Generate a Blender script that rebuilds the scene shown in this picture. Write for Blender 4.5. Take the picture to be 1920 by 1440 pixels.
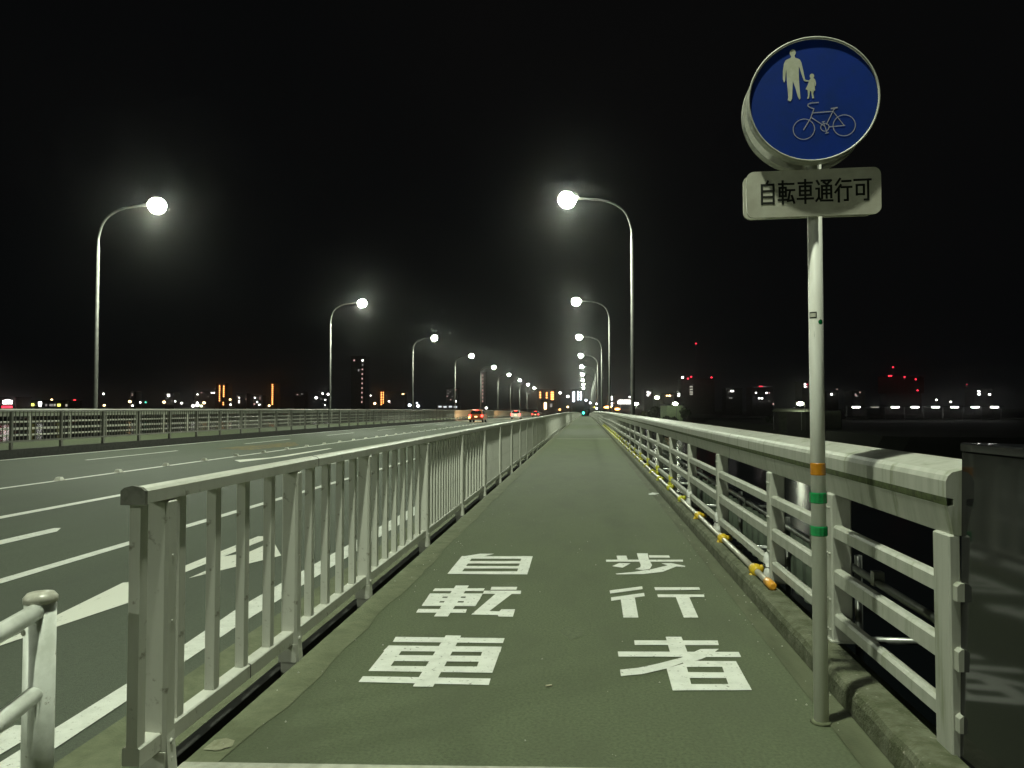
import bpy, math, random
from mathutils import Vector, Matrix, geometry
random.seed(7)
for o in list(bpy.data.objects): bpy.data.objects.remove(o)
SC = bpy.context.scene; COL = SC.collection
PI = math.pi

# ---------------------------------------------------------------- camera
FPX, CX, CY, CH = 1400.0, 960.0, 720.0, 1.45
_psi = math.atan(138/FPX); _th = math.atan(45/FPX)
FW = Vector((-math.sin(_psi)*math.cos(_th), math.cos(_psi)*math.cos(_th), math.sin(_th)))
RT = Vector((math.cos(_psi), math.sin(_psi), 0)); UP = RT.cross(FW)
CAM = Vector((0, 0, CH))
cd = bpy.data.cameras.new('camera'); cam = bpy.data.objects.new('camera', cd); COL.objects.link(cam)
cd.sensor_width = 36; cd.lens = 36*FPX/1920; cd.clip_start = 0.05; cd.clip_end = 8000
cam.matrix_world = Matrix.Translation(CAM) @ Matrix((RT, UP, -FW)).transposed().to_4x4()
SC.camera = cam
# ---------------------------------------------------------------- night sky
W = bpy.data.worlds.new('World'); SC.world = W; W.use_nodes = True
wn, wl = W.node_tree.nodes, W.node_tree.links
bg = wn['Background']; bg.inputs['Strength'].default_value = 1.0
tc = wn.new('ShaderNodeTexCoord'); nz = wn.new('ShaderNodeTexNoise'); nz.inputs['Scale'].default_value = 1.6
nz.inputs['Detail'].default_value = 4
cr = wn.new('ShaderNodeValToRGB')
cr.color_ramp.elements[0].position = .3; cr.color_ramp.elements[0].color = (.0013, .0017, .0020, 1)
cr.color_ramp.elements[1].position = .75; cr.color_ramp.elements[1].color = (.0028, .0027, .0027, 1)
wl.new(tc.outputs['Generated'], nz.inputs['Vector']); wl.new(nz.outputs['Fac'], cr.inputs['Fac'])
wl.new(cr.outputs['Color'], bg.inputs['Color'])
SC.view_settings.view_transform = 'Standard'; SC.view_settings.look = 'None'
SC.view_settings.exposure = 0; SC.view_settings.gamma = 1
LAMP_POWER = 3400.0         # watts of one street lamp
GLOBE_GLOW = 135.0           # brightness of its glowing globe
LAMP_COL = (.90, 1.0, .77)
HAZE = 0.0003  # density of the air volume added to give lamps halos

# ---------------------------------------------------------------- helpers
def crest(y): return -2.2e-5*y*y if y > 0 else 0.0
def road_z(x): return -0.25 + (-2.02-x)*0.01245

class MB:
    def __init__(s): s.v = []; s.f = []; s.sm = []
    def add(s, vs, fs, smooth=False):
        b = len(s.v); s.v += [tuple(p) for p in vs]
        s.f += [tuple(i+b for i in f) for f in fs]; s.sm += [smooth]*len(fs); return s
    def box(s, x0, x1, y0, y1, z0, z1):
        return s.add([(x0,y0,z0),(x1,y0,z0),(x1,y1,z0),(x0,y1,z0),(x0,y0,z1),(x1,y0,z1),(x1,y1,z1),(x0,y1,z1)],
              [(0,3,2,1),(4,5,6,7),(0,1,5,4),(1,2,6,5),(2,3,7,6),(3,0,4,7)])
    def bevbox(s, x0, x1, y0, y1, z0, z1, b):
        """box with bevelled vertical edges and a bevelled top"""
        def ring(i, z): return [(x0+i+b,y0+i,z),(x1-i-b,y0+i,z),(x1-i,y0+i+b,z),(x1-i,y1-i-b,z),(x1-i-b,y1-i,z),(x0+i+b,y1-i,z),(x0+i,y1-i-b,z),(x0+i,y0+i+b,z)]
        vs = ring(0,z0)+ring(0,z1-b)+ring(b,z1)
        fs = [tuple(range(7,-1,-1)), tuple(range(16,24))]
        for k in (0,8):
            for i in range(8):
                j = (i+1) % 8; fs.append((k+i,k+j,k+8+j,k+8+i))
        return s.add(vs, fs)
    def prof(s, pts, ys, zf=crest, close=True, caps=True):
        """profile of (x, z) points swept along y"""
        n = len(pts); vs = []
        for y in ys: vs += [(x, y, z+zf(y)) for x, z in pts]
        fs = []
        for k in range(len(ys)-1):
            for i in range(n if close else n-1):
                j = (i+1) % n; fs.append((k*n+i, k*n+j, (k+1)*n+j, (k+1)*n+i))
        if caps and close:
            fs.append(tuple(range(n-1,-1,-1))); fs.append(tuple((len(ys)-1)*n+i for i in range(n)))
        return s.add(vs, fs)
    def tube(s, path, r, n=12, caps=True):
        path = [Vector(p) for p in path]; rs = r if isinstance(r, (list, tuple)) else [r]*len(path)
        vs, fs = [], []; ref = None
        for i, p in enumerate(path):
            t = (path[min(i+1, len(path)-1)] - path[max(i-1, 0)]).normalized()
            if ref is None: ref = Vector((1,0,0)) if abs(t.x) < .8 else Vector((0,0,1))
            a = (ref - t*ref.dot(t)).normalized(); ref = a; c = t.cross(a)
            vs += [p + (a*math.cos(2*PI*k/n)+c*math.sin(2*PI*k/n))*rs[i] for k in range(n)]
        for i in range(len(path)-1):
            for k in range(n):
                j = (k+1) % n; fs.append((i*n+k, i*n+j, (i+1)*n+j, (i+1)*n+k))
        s.add(vs, fs, True)
        if caps:
            b = len(s.v)-len(vs)
            s.f += [tuple(b+i for i in range(n-1,-1,-1)), tuple(b+(len(path)-1)*n+i for i in range(n))]; s.sm += [False]*2
        return s
    def ell(s, c, rx, ry, rz, nu=20, nv=10, v0=0.0, v1=1.0):
        """ellipsoid (or a band of one: v from 0 = bottom to 1 = top)"""
        vs, fs = [], []
        for j in range(nv+1):
            a = -PI/2 + PI*(v0+(v1-v0)*j/nv)
            for i in range(nu):
                b = 2*PI*i/nu; vs.append((c[0]+rx*math.cos(a)*math.cos(b), c[1]+ry*math.cos(a)*math.sin(b), c[2]+rz*math.sin(a)))
        for j in range(nv):
            for i in range(nu):
                k = (i+1) % nu; fs.append((j*nu+i, j*nu+k, (j+1)*nu+k, (j+1)*nu+i))
        return s.add(vs, fs, True)
    def mesh(s, name, mat):
        me = bpy.data.meshes.new(name); me.from_pydata(s.v, [], s.f); me.update()
        me.polygons.foreach_set('use_smooth', s.sm); me.materials.append(mat); return me
    def build(s, name, mat, parent=None, loc=None):
        return link(name, s.mesh(name, mat), parent, loc)

def link(name, me, parent=None, loc=None):
    o = bpy.data.objects.new(name, me); COL.objects.link(o); o.parent = parent
    if loc is not None: o.location = loc
    return o
def tag(o, label=None, cat=None, group=None, kind=None):
    if label: o['label'] = label
    if cat: o['category'] = cat
    if group: o['group'] = group
    if kind: o['kind'] = kind
    return o
def thing(name, label, cat, loc=(0,0,0), rz=0.0, group=None):
    o = bpy.data.objects.new(name, None); COL.objects.link(o); o.location = loc; o.rotation_euler = (0,0,rz)
    return tag(o, label, cat, group)
def copy_tree(o, parent=None):
    c = o.copy(); COL.objects.link(c)
    c.parent = parent
    for ch in list(o.children): copy_tree(ch, c)
    return c
def union(polys):
    """flat union of overlapping outlines -> verts, faces"""
    vs, fs = [], []
    for p in polys:
        b = len(vs); vs += [Vector(q) for q in p]; fs.append(list(range(b, b+len(p))))
        ar = sum(p[i][0]*p[(i+1)%len(p)][1]-p[(i+1)%len(p)][0]*p[i][1] for i in range(len(p)))
        if ar < 0: fs[-1].reverse()
    V, E, F, ov, oe, of = geometry.delaunay_2d_cdt(vs, [], fs, 0, 1e-6)
    out = []
    for f, src in zip(F, of):
        if not src: continue
        a, b, c = (V[i] for i in f[:3])
        if (b-a).cross(c-a) < 0: f = list(reversed(f))
        out.append(tuple(f))
    return [(v.x, v.y) for v in V], out
def stroke(pts, w):
    """outline quads of a polyline of width w"""
    out = []
    for (x0,y0),(x1,y1) in zip(pts, pts[1:]):
        dx, dy = x1-x0, y1-y0; l = math.hypot(dx,dy) or 1; dx, dy = dx/l, dy/l
        e = w*.45; nx, ny = -dy*w/2, dx*w/2
        ax, ay, bx, by = x0-dx*e, y0-dy*e, x1+dx*e, y1+dy*e
        out.append([(ax+nx,ay+ny),(bx+nx,by+ny),(bx-nx,by-ny),(ax-nx,ay-ny)])
    return out
def ring(cx, cy, r, w, n=40):
    out = []
    for i in range(n):
        a, b = 2*PI*i/n, 2*PI*(i+1.04)/n
        out.append([(cx+(r-w/2)*math.cos(a),cy+(r-w/2)*math.sin(a)),(cx+(r+w/2)*math.cos(a),cy+(r+w/2)*math.sin(a)),
                    (cx+(r+w/2)*math.cos(b),cy+(r+w/2)*math.sin(b)),(cx+(r-w/2)*math.cos(b),cy+(r-w/2)*math.sin(b))])
    return out
def at(px, py, d):
    """point of the place seen in that direction, d metres ahead"""
    return CAM + d*(FW + RT*((px-CX)/FPX) - UP*((py-CY)/FPX))
def frange(a, b, st):
    out = []
    while a < b-1e-6: out.append(a); a += st
    return out+[b]

# ---------------------------------------------------------------- materials
def mat(name, col, rough=.6, col2=None, scale=8., stretch=(1,1,1), lo=.4, hi=.65, bump=0., bscale=None, metal=0., spec=.5,
        col3=None, scale3=2., lo3=.55, hi3=.75, detail=6., stretch3=(1,1,1), coat=0.):
    m = bpy.data.materials.new(name); m.use_nodes = True; N, L = m.node_tree.nodes, m.node_tree.links
    b = N['Principled BSDF']; b.inputs['Roughness'].default_value = rough; b.inputs['Metallic'].default_value = metal
    b.inputs['Specular IOR Level'].default_value = spec; b.inputs['Coat Weight'].default_value = coat
    b.inputs['Base Color'].default_value = (*col, 1)
    t = N.new('ShaderNodeTexCoord'); out = None
    def noise(sc, stv, det=detail):
        mp = N.new('ShaderNodeMapping'); mp.inputs['Scale'].default_value = stv; L.new(t.outputs['Object'], mp.inputs['Vector'])
        n = N.new('ShaderNodeTexNoise'); n.inputs['Scale'].default_value = sc; n.inputs['Detail'].default_value = det
        n.inputs['Roughness'].default_value = .62; L.new(mp.outputs['Vector'], n.inputs['Vector']); return n
    def mix(n, a, bcol, l, h):
        r = N.new('ShaderNodeMapRange'); r.inputs['From Min'].default_value = l; r.inputs['From Max'].default_value = h
        L.new(n.outputs['Fac'], r.inputs['Value']); x = N.new('ShaderNodeMix'); x.data_type = 'RGBA'
        L.new(r.outputs['Result'], x.inputs['Factor'])
        if isinstance(a, tuple): x.inputs['A'].default_value = (*a, 1)
        else: L.new(a, x.inputs['A'])
        x.inputs['B'].default_value = (*bcol, 1); return x.outputs['Result']
    if col2: out = mix(noise(scale, stretch), tuple(col), col2, lo, hi)
    if col3: out = mix(noise(scale3, stretch3), out if out else tuple(col), col3, lo3, hi3)
    if out: L.new(out, b.inputs['Base Color'])
    if bump:
        n = noise(bscale or scale*4, (1,1,1), 3.); bp = N.new('ShaderNodeBump'); bp.inputs['Strength'].default_value = bump
        bp.inputs['Distance'].default_value = .01; L.new(n.outputs['Fac'], bp.inputs['Height']); L.new(bp.outputs['Normal'], b.inputs['Normal'])
    return m
def em(name, col, s):
    m = bpy.data.materials.new(name); m.use_nodes = True; b = m.node_tree.nodes['Principled BSDF']
    b.inputs['Base Color'].default_value = (.02,.02,.02,1); b.inputs['Emission Color'].default_value = (*col,1)
    b.inputs['Emission Strength'].default_value = s; return m

M_walk = mat('walk_asphalt', (.122,.146,.080), .85, (.064,.077,.042), 62, lo=.40, hi=.72, bump=.9, bscale=170, col3=(.086,.100,.058), scale3=1.7, stretch3=(1,.35,1), lo3=.44, hi3=.72, detail=9.)
M_road = mat('road_asphalt', (.098,.115,.082), .82, (.056,.066,.047), 58, lo=.40, hi=.72, bump=.8, bscale=160, col3=(.072,.083,.062), scale3=.5, stretch3=(1,.12,1), lo3=.46, hi3=.72, detail=9.)
M_conc = mat('stained_concrete', (.150,.165,.098), .9, (.105,.118,.066), 9, lo=.38, hi=.68, bump=.7, bscale=70, col3=(.078,.090,.046), scale3=2.6, lo3=.5, hi3=.75)
M_kerb = mat('mossy_kerb', (.125,.13,.085), .92, (.060,.068,.032), 9, lo=.36, hi=.62, bump=.9, bscale=60, col3=(.26,.25,.20), scale3=26, lo3=.62, hi3=.72)
M_stain = mat('walk_stain', (.112,.133,.072), .8, (.060,.072,.040), 40, lo=.38, hi=.7, bump=.6, bscale=170, col3=(.080,.092,.055), scale3=9)
M_gut = mat('gutter_stain', (.105,.115,.066), .9, (.058,.066,.034), 5, stretch=(1,.3,1), lo=.35, hi=.7, bump=.5, bscale=90)
M_pale = mat('pale_concrete', (.42,.42,.36), .88, (.30,.30,.25), 14, bump=.4, bscale=90)
M_mort = mat('old_mortar', (.26,.26,.18), .9, (.16,.165,.10), 18, bump=.4)
M_under = mat('bridge_concrete', (.09,.09,.085), .9, (.05,.05,.045), 1.5)
M_paint = mat('white_road_paint', (.72,.73,.68), .62, (.58,.59,.54), 9, lo=.42, hi=.75, bump=.4, bscale=160, col3=(.20,.21,.17), scale3=34, lo3=.60, hi3=.70)
M_worn = mat('worn_road_paint', (.70,.70,.63), .7, (.20,.205,.18), 14, stretch=(1,.3,1), lo=.60, hi=.75, bump=.25, bscale=160)
M_yell = mat('faded_yellow_paint', (.18,.14,.035), .8, (.07,.07,.055), 6, stretch=(1,.3,1), lo=.35, hi=.6)
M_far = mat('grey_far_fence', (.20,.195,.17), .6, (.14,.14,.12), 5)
M_fence = mat('cream_fence_paint', (.54,.54,.485), .42, (.45,.45,.39), 7, stretch=(1,1,.25), lo=.45, hi=.75, col3=(.15,.13,.09), scale3=17, lo3=.61, hi3=.74, bump=.06, bscale=200)
M_rail = mat('beige_rail_paint', (.41,.41,.365), .48, (.325,.33,.28), 16, stretch=(1,1,.12), lo=.42, hi=.70, col3=(.15,.17,.085), scale3=11, stretch3=(1,1,.12), lo3=.56, hi3=.76, bump=.08, bscale=150)
M_dirt = mat('green_grime', (.10,.125,.048), .95, (.055,.065,.03), 30)
M_dark = mat('dark_end', (.05,.05,.045), .8, (.03,.03,.027), 12)
M_capd = mat('weathered_cap', (.17,.17,.145), .6, (.11,.11,.09), 20)
M_guard = mat('white_guard_pipe', (.76,.78,.73), .38, (.58,.60,.54), 10, col3=(.16,.12,.07), scale3=13, lo3=.64, hi3=.70, bump=.05)
M_cap = mat('grey_cap', (.50,.49,.42), .3, (.36,.35,.29), 25)
M_pole = mat('sign_pole_paint', (.78,.78,.73), .40, (.64,.63,.57), 12, stretch=(1,1,.15), col3=(.10,.085,.06), scale3=22, stretch3=(1,1,.12), lo3=.66, hi3=.74)
M_blue = mat('sign_blue', (.001,.028,.25), .42, (.002,.028,.20), 9, col3=(.02,.05,.16), scale3=18, lo3=.70, hi3=.80)
M_signw = mat('sign_white', (.58,.57,.48), .5, (.48,.46,.38), 9)
M_emb = mat('sign_emblem', (.60,.60,.50), .5, (.46,.47,.33), 14)
M_bike = mat('sign_emblem_faded', (.36,.35,.42), .5, (.28,.28,.36), 30)
M_rim = mat('sign_rim', (.46,.46,.40), .45, (.30,.30,.25), 22, lo=.45, hi=.7)
M_blk = mat('sign_black', (.012,.014,.010), .5)
M_oran = mat('orange_tape', (.62,.25,.012), .22, (.50,.19,.01), 20, coat=.6)
M_gren = mat('green_reflector', (.010,.30,.085), .15, (.006,.20,.055), 40, coat=.8)
M_galv = mat('galvanised_steel', (.42,.43,.41), .34, (.32,.33,.31), 12, metal=.7, col3=(.2,.2,.19), scale3=4)
M_lpole = mat('lamp_pole', (.14,.14,.13), .55, (.10,.10,.095), 6, metal=.2)
M_house = mat('lamp_housing', (.35,.36,.34), .4, (.28,.29,.27), 8, metal=.3)
M_pipe = mat('scaffold_pipe', (.46,.44,.38), .38, (.33,.30,.24), 12, stretch=(1,.3,1), metal=.35, col3=(.20,.15,.09), scale3=6, lo3=.62, hi3=.75)
M_ycl = mat('yellow_plastic', (.62,.42,.015), .38, (.52,.33,.012), 20)
M_ygr = mat('yellow_green_plastic', (.52,.50,.02), .38, (.42,.40,.02), 20)
M_ocap = mat('orange_plastic', (.72,.33,.03), .35, (.6,.26,.02), 20)
M_wrap = mat('white_cloth', (.72,.72,.70), .9, (.60,.60,.56), 25, bump=.6, bscale=90)
M_tie = mat('black_tie', (.03,.03,.03), .5)
M_paper = mat('white_paper', (.75,.76,.74), .8, (.65,.66,.64), 30)
M_butt = mat('cigarette_paper', (.70,.62,.46), .8)
M_gran = mat('polished_granite', (.011,.011,.012), .07, (.022,.022,.023), 160, lo=.5, hi=.62, spec=.55)
M_sheet = mat('corrugated_sheet', (.13,.16,.12), .55, (.09,.11,.08), 3, stretch=(1,1,.4))
M_stud = mat('road_stud', (.55,.55,.48), .4, (.45,.44,.38), 20)
M_water = mat('river_water', (.004,.006,.007), .20, bump=.5, bscale=.8, spec=.5)
M_land = mat('land', (.03,.034,.022), .95, (.018,.021,.013), .05, col3=(.045,.045,.035), scale3=.01)
M_wallD = mat('building_wall', (.10,.095,.088), .85, (.07,.067,.062), .4)
M_wallG = mat('pale_green_wall', (.26,.34,.19), .8, (.20,.27,.15), 1.2)
M_hut = mat('weathered_boards', (.11,.12,.085), .85, (.07,.08,.055), 2)
M_roof = mat('building_roof', (.05,.05,.052), .8, (.035,.035,.037), .6)
M_leaf = mat('bush_leaf', (.075,.095,.020), .7, (.045,.062,.014), 3)
M_leafD = mat('dark_leaf', (.03,.045,.016), .75, (.018,.028,.010), 2)
M_bark = mat('bark', (.06,.05,.04), .9, (.04,.033,.026), 8, stretch=(1,1,.2))
M_tyre = mat('tyre', (.015,.015,.015), .8); M_rimw = mat('wheel_rim', (.4,.4,.4), .35, metal=.8)
M_glass = mat('car_glass', (.01,.012,.013), .08, spec=.6)
M_carO = mat('orange_car_paint', (.42,.10,.02), .3, coat=.8); M_carW = mat('white_car_paint', (.60,.60,.58), .3, coat=.8); M_carG = mat('dark_car_paint', (.06,.05,.05), .3, coat=.8)
M_plate = mat('number_plate', (.7,.7,.65), .5)

E_lamp = em('lamp_glow', (.90,1.0,.80), GLOBE_GLOW)
E_white = em('white_light', (1,.98,.92), 9); E_cool = em('cool_light', (.82,.92,1), 9); E_warm = em('warm_light', (1,.62,.30), 9)
E_oran = em('orange_light', (1,.36,.09), 7); E_yel = em('yellow_light', (.80,.78,.14), 3); E_red = em('red_light', (1,.03,.06), 3.2)
E_dim = em('dim_light', (.85,.80,.75), .35); E_pink = em('pink_light', (1,.62,.55), .8); E_redd = em('dim_red_light', (1,.05,.10), 1.2)
E_sod = em('sodium_glow', (1,.36,.08), 16); E_canopy = em('canopy_glow', (1,.98,.95), 7); E_green = em('green_signal', (.05,1,.62), 10)
E_strip = em('strip_glow', (1,1,.93), 14); E_stripd = em('weak_strip_glow', (.9,.86,.7), .6)
E_flood = em('flood_glow', (.92,1,.74), 48)
E_tail = em('tail_glow', (1,.04,.03), 14); E_amber = em('amber_glow', (1,.45,.10), 20); E_headl = em('headlamp_glow', (1,.80,.55), 40)
E_plate = em('plate_glow', (1,.62,.25), 3)

# ================================================================ SETTING
YS = [-8,-4,0]+frange(2, 40, 2)+frange(44, 460, 8)
YN = [-8,-4,0]+frange(2, 40, 2)+frange(44, 330, 6)
def sheet(name, strips, mat_, kind='structure', zoff=0., ys=YS):
    mb = MB(); mb.prof(strips, ys, close=False); o = mb.build(name, mat_); 
    if kind: o['kind'] = kind
    return o
# near walkway: slab with a real edge on the left, stops at the kerb on the right
walk = MB().prof([(-1.64,-.55),(1.60,-.55),(1.60,-.02),(1.236,-.02),(1.236,0),(-1.64,0)], YS).build('walkway', M_walk); walk['kind'] = 'structure'
def strip_part(name, x0, x1, y0, y1, dz, m, parent, z0=0., label=None, step=2.):
    """thin painted or laid strip lying on a sloping deck"""
    ys = frange(y0, y1, step if y1 < 40 else 6.)
    zl = (road_z(x0), road_z(x1)) if z0 is None else (z0, z0)
    o = MB().prof([(x0, zl[0]+dz), (x1, zl[1]+dz)], ys, close=False).build(name, m, parent)
    if label: o['label'] = label
    return o
# concrete edge strip with a ragged inner border
rag = []
ysr = frange(2.0, 30, .22)+frange(32, 330, 4)
mb = MB(); vs = []; fs = []
for i, y in enumerate(ysr):
    xr = -1.435 + .012*math.sin(y*2.1)+.008*math.sin(y*5.3+1)+random.uniform(-.012,.012)
    if y < 3.9: xr -= (3.9-y)*.06
    vs += [(-1.638,y,.004+crest(y)),(xr,y,.004+crest(y))]
    if i: fs.append((2*i-2,2*i-1,2*i+1,2*i))
mb.add(vs, fs).build('edge_strip', M_conc, walk)
MB().add([(-1.615,3.06,.008),(-1.55,3.055,.008),(-1.505,3.10,.008),(-1.52,3.155,.008),(-1.57,3.175,.008),(-1.61,3.15,.008)], [(0,1,2,3,4,5)]).build('mortar_patch', M_mort, walk)
MB().add([(-1.636,2.60,.009),(1.20,2.75,.009),(1.20,3.13,.009),(-.2,3.045,.009),(-.64,3.012,.009),(-1.636,2.945,.009)], [(0,1,2,3,4,5)]).build('expansion_joint', M_pale, walk)
for y in (35.8, 78., 120.): strip_part('expansion_joint', -1.40, 1.22, y, y+.28, .006, M_pale, walk)
strip_part('gutter_stain', 1.105, 1.234, 2.0, 330, .004, M_gut, walk)
for k in range(9):
    yc = [4.9,6.1,7.9,9.6,11.8,14.5,18.,23.,29.][k]; xc = random.uniform(-1.0,.9); r = random.uniform(.06,.16); n = 14
    pts = [(xc+r*math.cos(2*PI*i/n)*random.uniform(.55,1.1), yc+2.2*r*math.sin(2*PI*i/n)*random.uniform(.55,1.1)) for i in range(n)]
    MB().add([(x,y,.0025+crest(y)) for x,y in pts], [tuple(range(n))]).build('stain', M_stain, walk)
# right kerb with a rounded, worn inner edge
ks = frange(2.0, 26, .16)+frange(28, 330, 4)
mb = MB(); vs, fs = [], []; n = 6
for i, y in enumerate(ks):
    j = random.uniform(-.007,.007); k = random.uniform(-.006,.006)
    for x, z in ((1.238,.001),(1.242+j,.085),(1.256+j,.115+k),(1.285+j*.6,.130+k*.4),(1.40,.130),(1.40,-.30)): vs.append((x,y,z+crest(y)))
    if i:
        for q in range(n-1): fs.append(((i-1)*n+q, i*n+q, i*n+q+1, (i-1)*n+q+1))
fs.append(tuple(range(n)))
kerb = mb.add(vs, fs).build('kerb', M_kerb); kerb['kind'] = 'structure'
# carriageway, gutter, far walkway
rz = road_z
road = MB().prof([(-17.19,-1.2),(-2.02,-1.2),(-2.02,rz(-2.02)),(-17.19,rz(-17.19))], YS).build('road', M_road); road['kind'] = 'structure'
strip_part('gutter_strip', -2.52, -2.03, -8, 330, .004, M_conc, road, None)
fwk = MB().prof([(-21.25,-.6),(-17.20,-.6),(-17.20,.19),(-21.25,.21)], YS).build('far_walkway', M_walk); fwk['kind'] = 'structure'
MB().prof([(-17.195,-.3),(-17.195,.195),(-17.45,.196),(-17.45,-.3)], YS).build('far_kerb', M_dark, fwk)  # kerb coloured near black, the shade on its face put into the colour
girder = MB().prof([(-20.6,-3.2),(.6,-3.2),(1.2,-1.25),(-21.0,-1.25)], [2.0]+frange(8,460,8)).build('bridge_girder', M_under); girder['kind'] = 'structure'
duct = MB().prof([(-1.752,-.11),(-1.752,-.05),(-1.81,-.05),(-1.81,-.11)], YN).build('shade_duct', M_dark);  # added to catch light through the bars; dark colour stands for shade
tag(duct, 'narrow added duct, coloured dark for shade, in the gap beneath the near left fence', 'cable duct')

pv_ = MB().box(-2.012,-1.645,-8,2.62,-.9,-.252).build('kerb_island', M_conc); pv_['kind'] = 'structure'
# river, ground, banks
g = MB().add([(-4000,-60,-9),(4000,-60,-9),(4000,6000,-9),(-4000,6000,-9)], [(0,1,2,3)]).build('river_bed', M_land); g['kind'] = 'structure'
g = MB().add([(-4000,2,-6.6),(4000,2,-6.6),(4000,440,-6.6),(-4000,440,-6.6)], [(0,1,2,3)]).build('river_water', M_water); g['kind'] = 'structure'
g = MB().box(-4000,4000,438,6000,-8.8,-4.2).build('far_bank', M_land); g['kind'] = 'structure'
g = MB().box(-4000,4000,-60,1.9,-8.8,-.62).build('near_bank', M_land); g['kind'] = 'structure'
g = MB().bevbox(44,420,118,300,-8.8,-3.0,3.).build('right_bank', M_land); g['kind'] = 'structure'

# ---- painted characters on the walkway
CH_ = {
'sha': [[(-1.200,4.673),(-.511,4.715),(-.511,4.615),(-1.192,4.573)],[(-1.198,4.501),(-1.096,4.505),(-1.092,4.064),(-1.194,4.058)],[(-.617,4.539),(-.511,4.545),(-.512,4.096),(-.607,4.090)],[(-1.198,4.501),(-.511,4.545),(-.508,4.445),(-1.204,4.396)],[(-1.185,4.326),(-.518,4.374),(-.515,4.273),(-1.187,4.224)],[(-1.170,4.143),(-.514,4.194),(-.512,4.096),(-1.194,4.058)],[(-1.200,3.977),(-.510,4.010),(-.508,3.916),(-1.198,3.892)],[(-.890,4.736),(-.792,4.739),(-.793,3.863),(-.898,3.857)]],
'ji': [[(-1.203,7.239),(-1.048,7.400),(-.907,7.413),(-1.002,7.259),(-1.195,7.189)],[(-1.208,7.264),(-1.097,7.275),(-1.092,6.488),(-1.205,6.477)],[(-.623,7.322),(-.518,7.322),(-.510,6.525),(-.605,6.532)],[(-1.207,7.259),(-.518,7.322),(-.517,7.206),(-1.204,7.138)],[(-1.203,7.026),(-.516,7.094),(-.514,6.981),(-1.205,6.913)],[(-1.203,6.803),(-.512,6.871),(-.511,6.765),(-1.203,6.697)],[(-1.203,6.577),(-.511,6.645),(-.510,6.525),(-1.205,6.477)]],
'ten': [[(-1.208,5.951),(-.810,5.990),(-.810,5.902),(-1.208,5.862)],[(-1.213,5.783),(-1.097,5.794),(-1.085,5.425),(-1.197,5.417)],[(-.924,5.811),(-.802,5.823),(-.806,5.450),(-.904,5.443)],[(-1.213,5.783),(-.802,5.823),(-.804,5.726),(-1.210,5.686)],[(-1.206,5.646),(-.801,5.686),(-.803,5.591),(-1.205,5.551)],[(-1.204,5.510),(-.805,5.549),(-.806,5.450),(-1.197,5.417)],[(-1.058,6.060),(-.951,6.071),(-.956,5.163),(-1.052,5.153)],[(-1.203,5.332),(-.854,5.360),(-.849,5.266),(-1.198,5.236)],[(-.762,6.044),(-.555,6.064),(-.553,5.968),(-.758,5.947)],[(-.804,5.912),(-.513,5.941),(-.508,5.836),(-.801,5.813)],[(-.700,5.840),(-.572,5.852),(-.687,5.327),(-.616,5.326),(-.607,5.382),(-.509,5.392),(-.506,5.199),(-.606,5.195),(-.616,5.233),(-.802,5.225)]],
'ho': [[(.296,7.433),(.392,7.442),(.397,7.205),(.300,7.196)],[(.614,7.486),(.810,7.494),(.806,7.388),(.609,7.369)],[(.503,7.573),(.610,7.583),(.596,7.265),(.605,7.022),(.571,6.857),(.510,6.798),(.436,6.831),(.490,6.917),(.501,7.012),(.499,7.256)],[(.188,7.225),(.917,7.297),(.908,7.206),(.188,7.135)],[(.309,7.088),(.413,7.084),(.329,6.883),(.237,6.939)],[(.697,7.112),(.792,7.131),(.840,7.078),(.905,7.014),(.895,6.976),(.819,6.982),(.675,6.748),(.497,6.637),(.264,6.605),(.256,6.625),(.429,6.724),(.579,6.836),(.747,7.026)]],
'kou': [[(.185,6.018),(.452,6.184),(.449,6.087),(.186,5.919)],[(.188,5.800),(.450,5.965),(.448,5.865),(.187,5.698)],[(.260,5.797),(.370,5.873),(.358,5.265),(.255,5.255)],[(.547,6.161),(.907,6.196),(.902,6.107),(.546,6.064)],[(.549,5.931),(.909,5.960),(.900,5.876),(.546,5.842)],[(.683,5.904),(.786,5.914),(.770,5.306),(.670,5.296)]],
'mono': [[(.296,4.750),(.813,4.797),(.804,4.706),(.294,4.659)],[(.499,4.843),(.598,4.852),(.596,4.502),(.492,4.492)],[(.185,4.524),(.898,4.586),(.895,4.494),(.186,4.434)],[(.185,4.214),(.286,4.254),(.400,4.332),(.546,4.450),(.681,4.618),(.792,4.633),(.754,4.566),(.690,4.474),(.638,4.413),(.548,4.368),(.446,4.261),(.303,4.158),(.185,4.116)],[(.443,4.261),(.560,4.360),(.542,3.947),(.439,3.934)],[(.545,4.395),(.850,4.419),(.846,4.327),(.547,4.294)],[(.761,4.411),(.850,4.419),(.844,3.979),(.734,3.966)],[(.545,4.212),(.761,4.228),(.758,4.143),(.545,4.122)],[(.544,4.033),(.846,4.063),(.844,3.979),(.542,3.947)]],
}
def flat_mark(name, polys, zf, m, parent, label=None, th=.0):
    V, F = union(polys); o = MB().add([(x,y,zf(x,y)) for x,y in V], F).build(name, m, parent)
    if label: o['label'] = label
    return o
LBL = {'ji':'white painted character 自, farthest on the left','ten':'white painted character 転, middle of the left column','sha':'white painted character 車, nearest on the left',
       'ho':'white painted character 歩, farthest on the right','kou':'white painted character 行, middle of the right column','mono':'white painted character 者, nearest on the right'}
for k, p in CH_.items():
    flat_mark('painted_character', p, lambda x,y: .005+crest(y), M_paint, walk, LBL[k])
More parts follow.
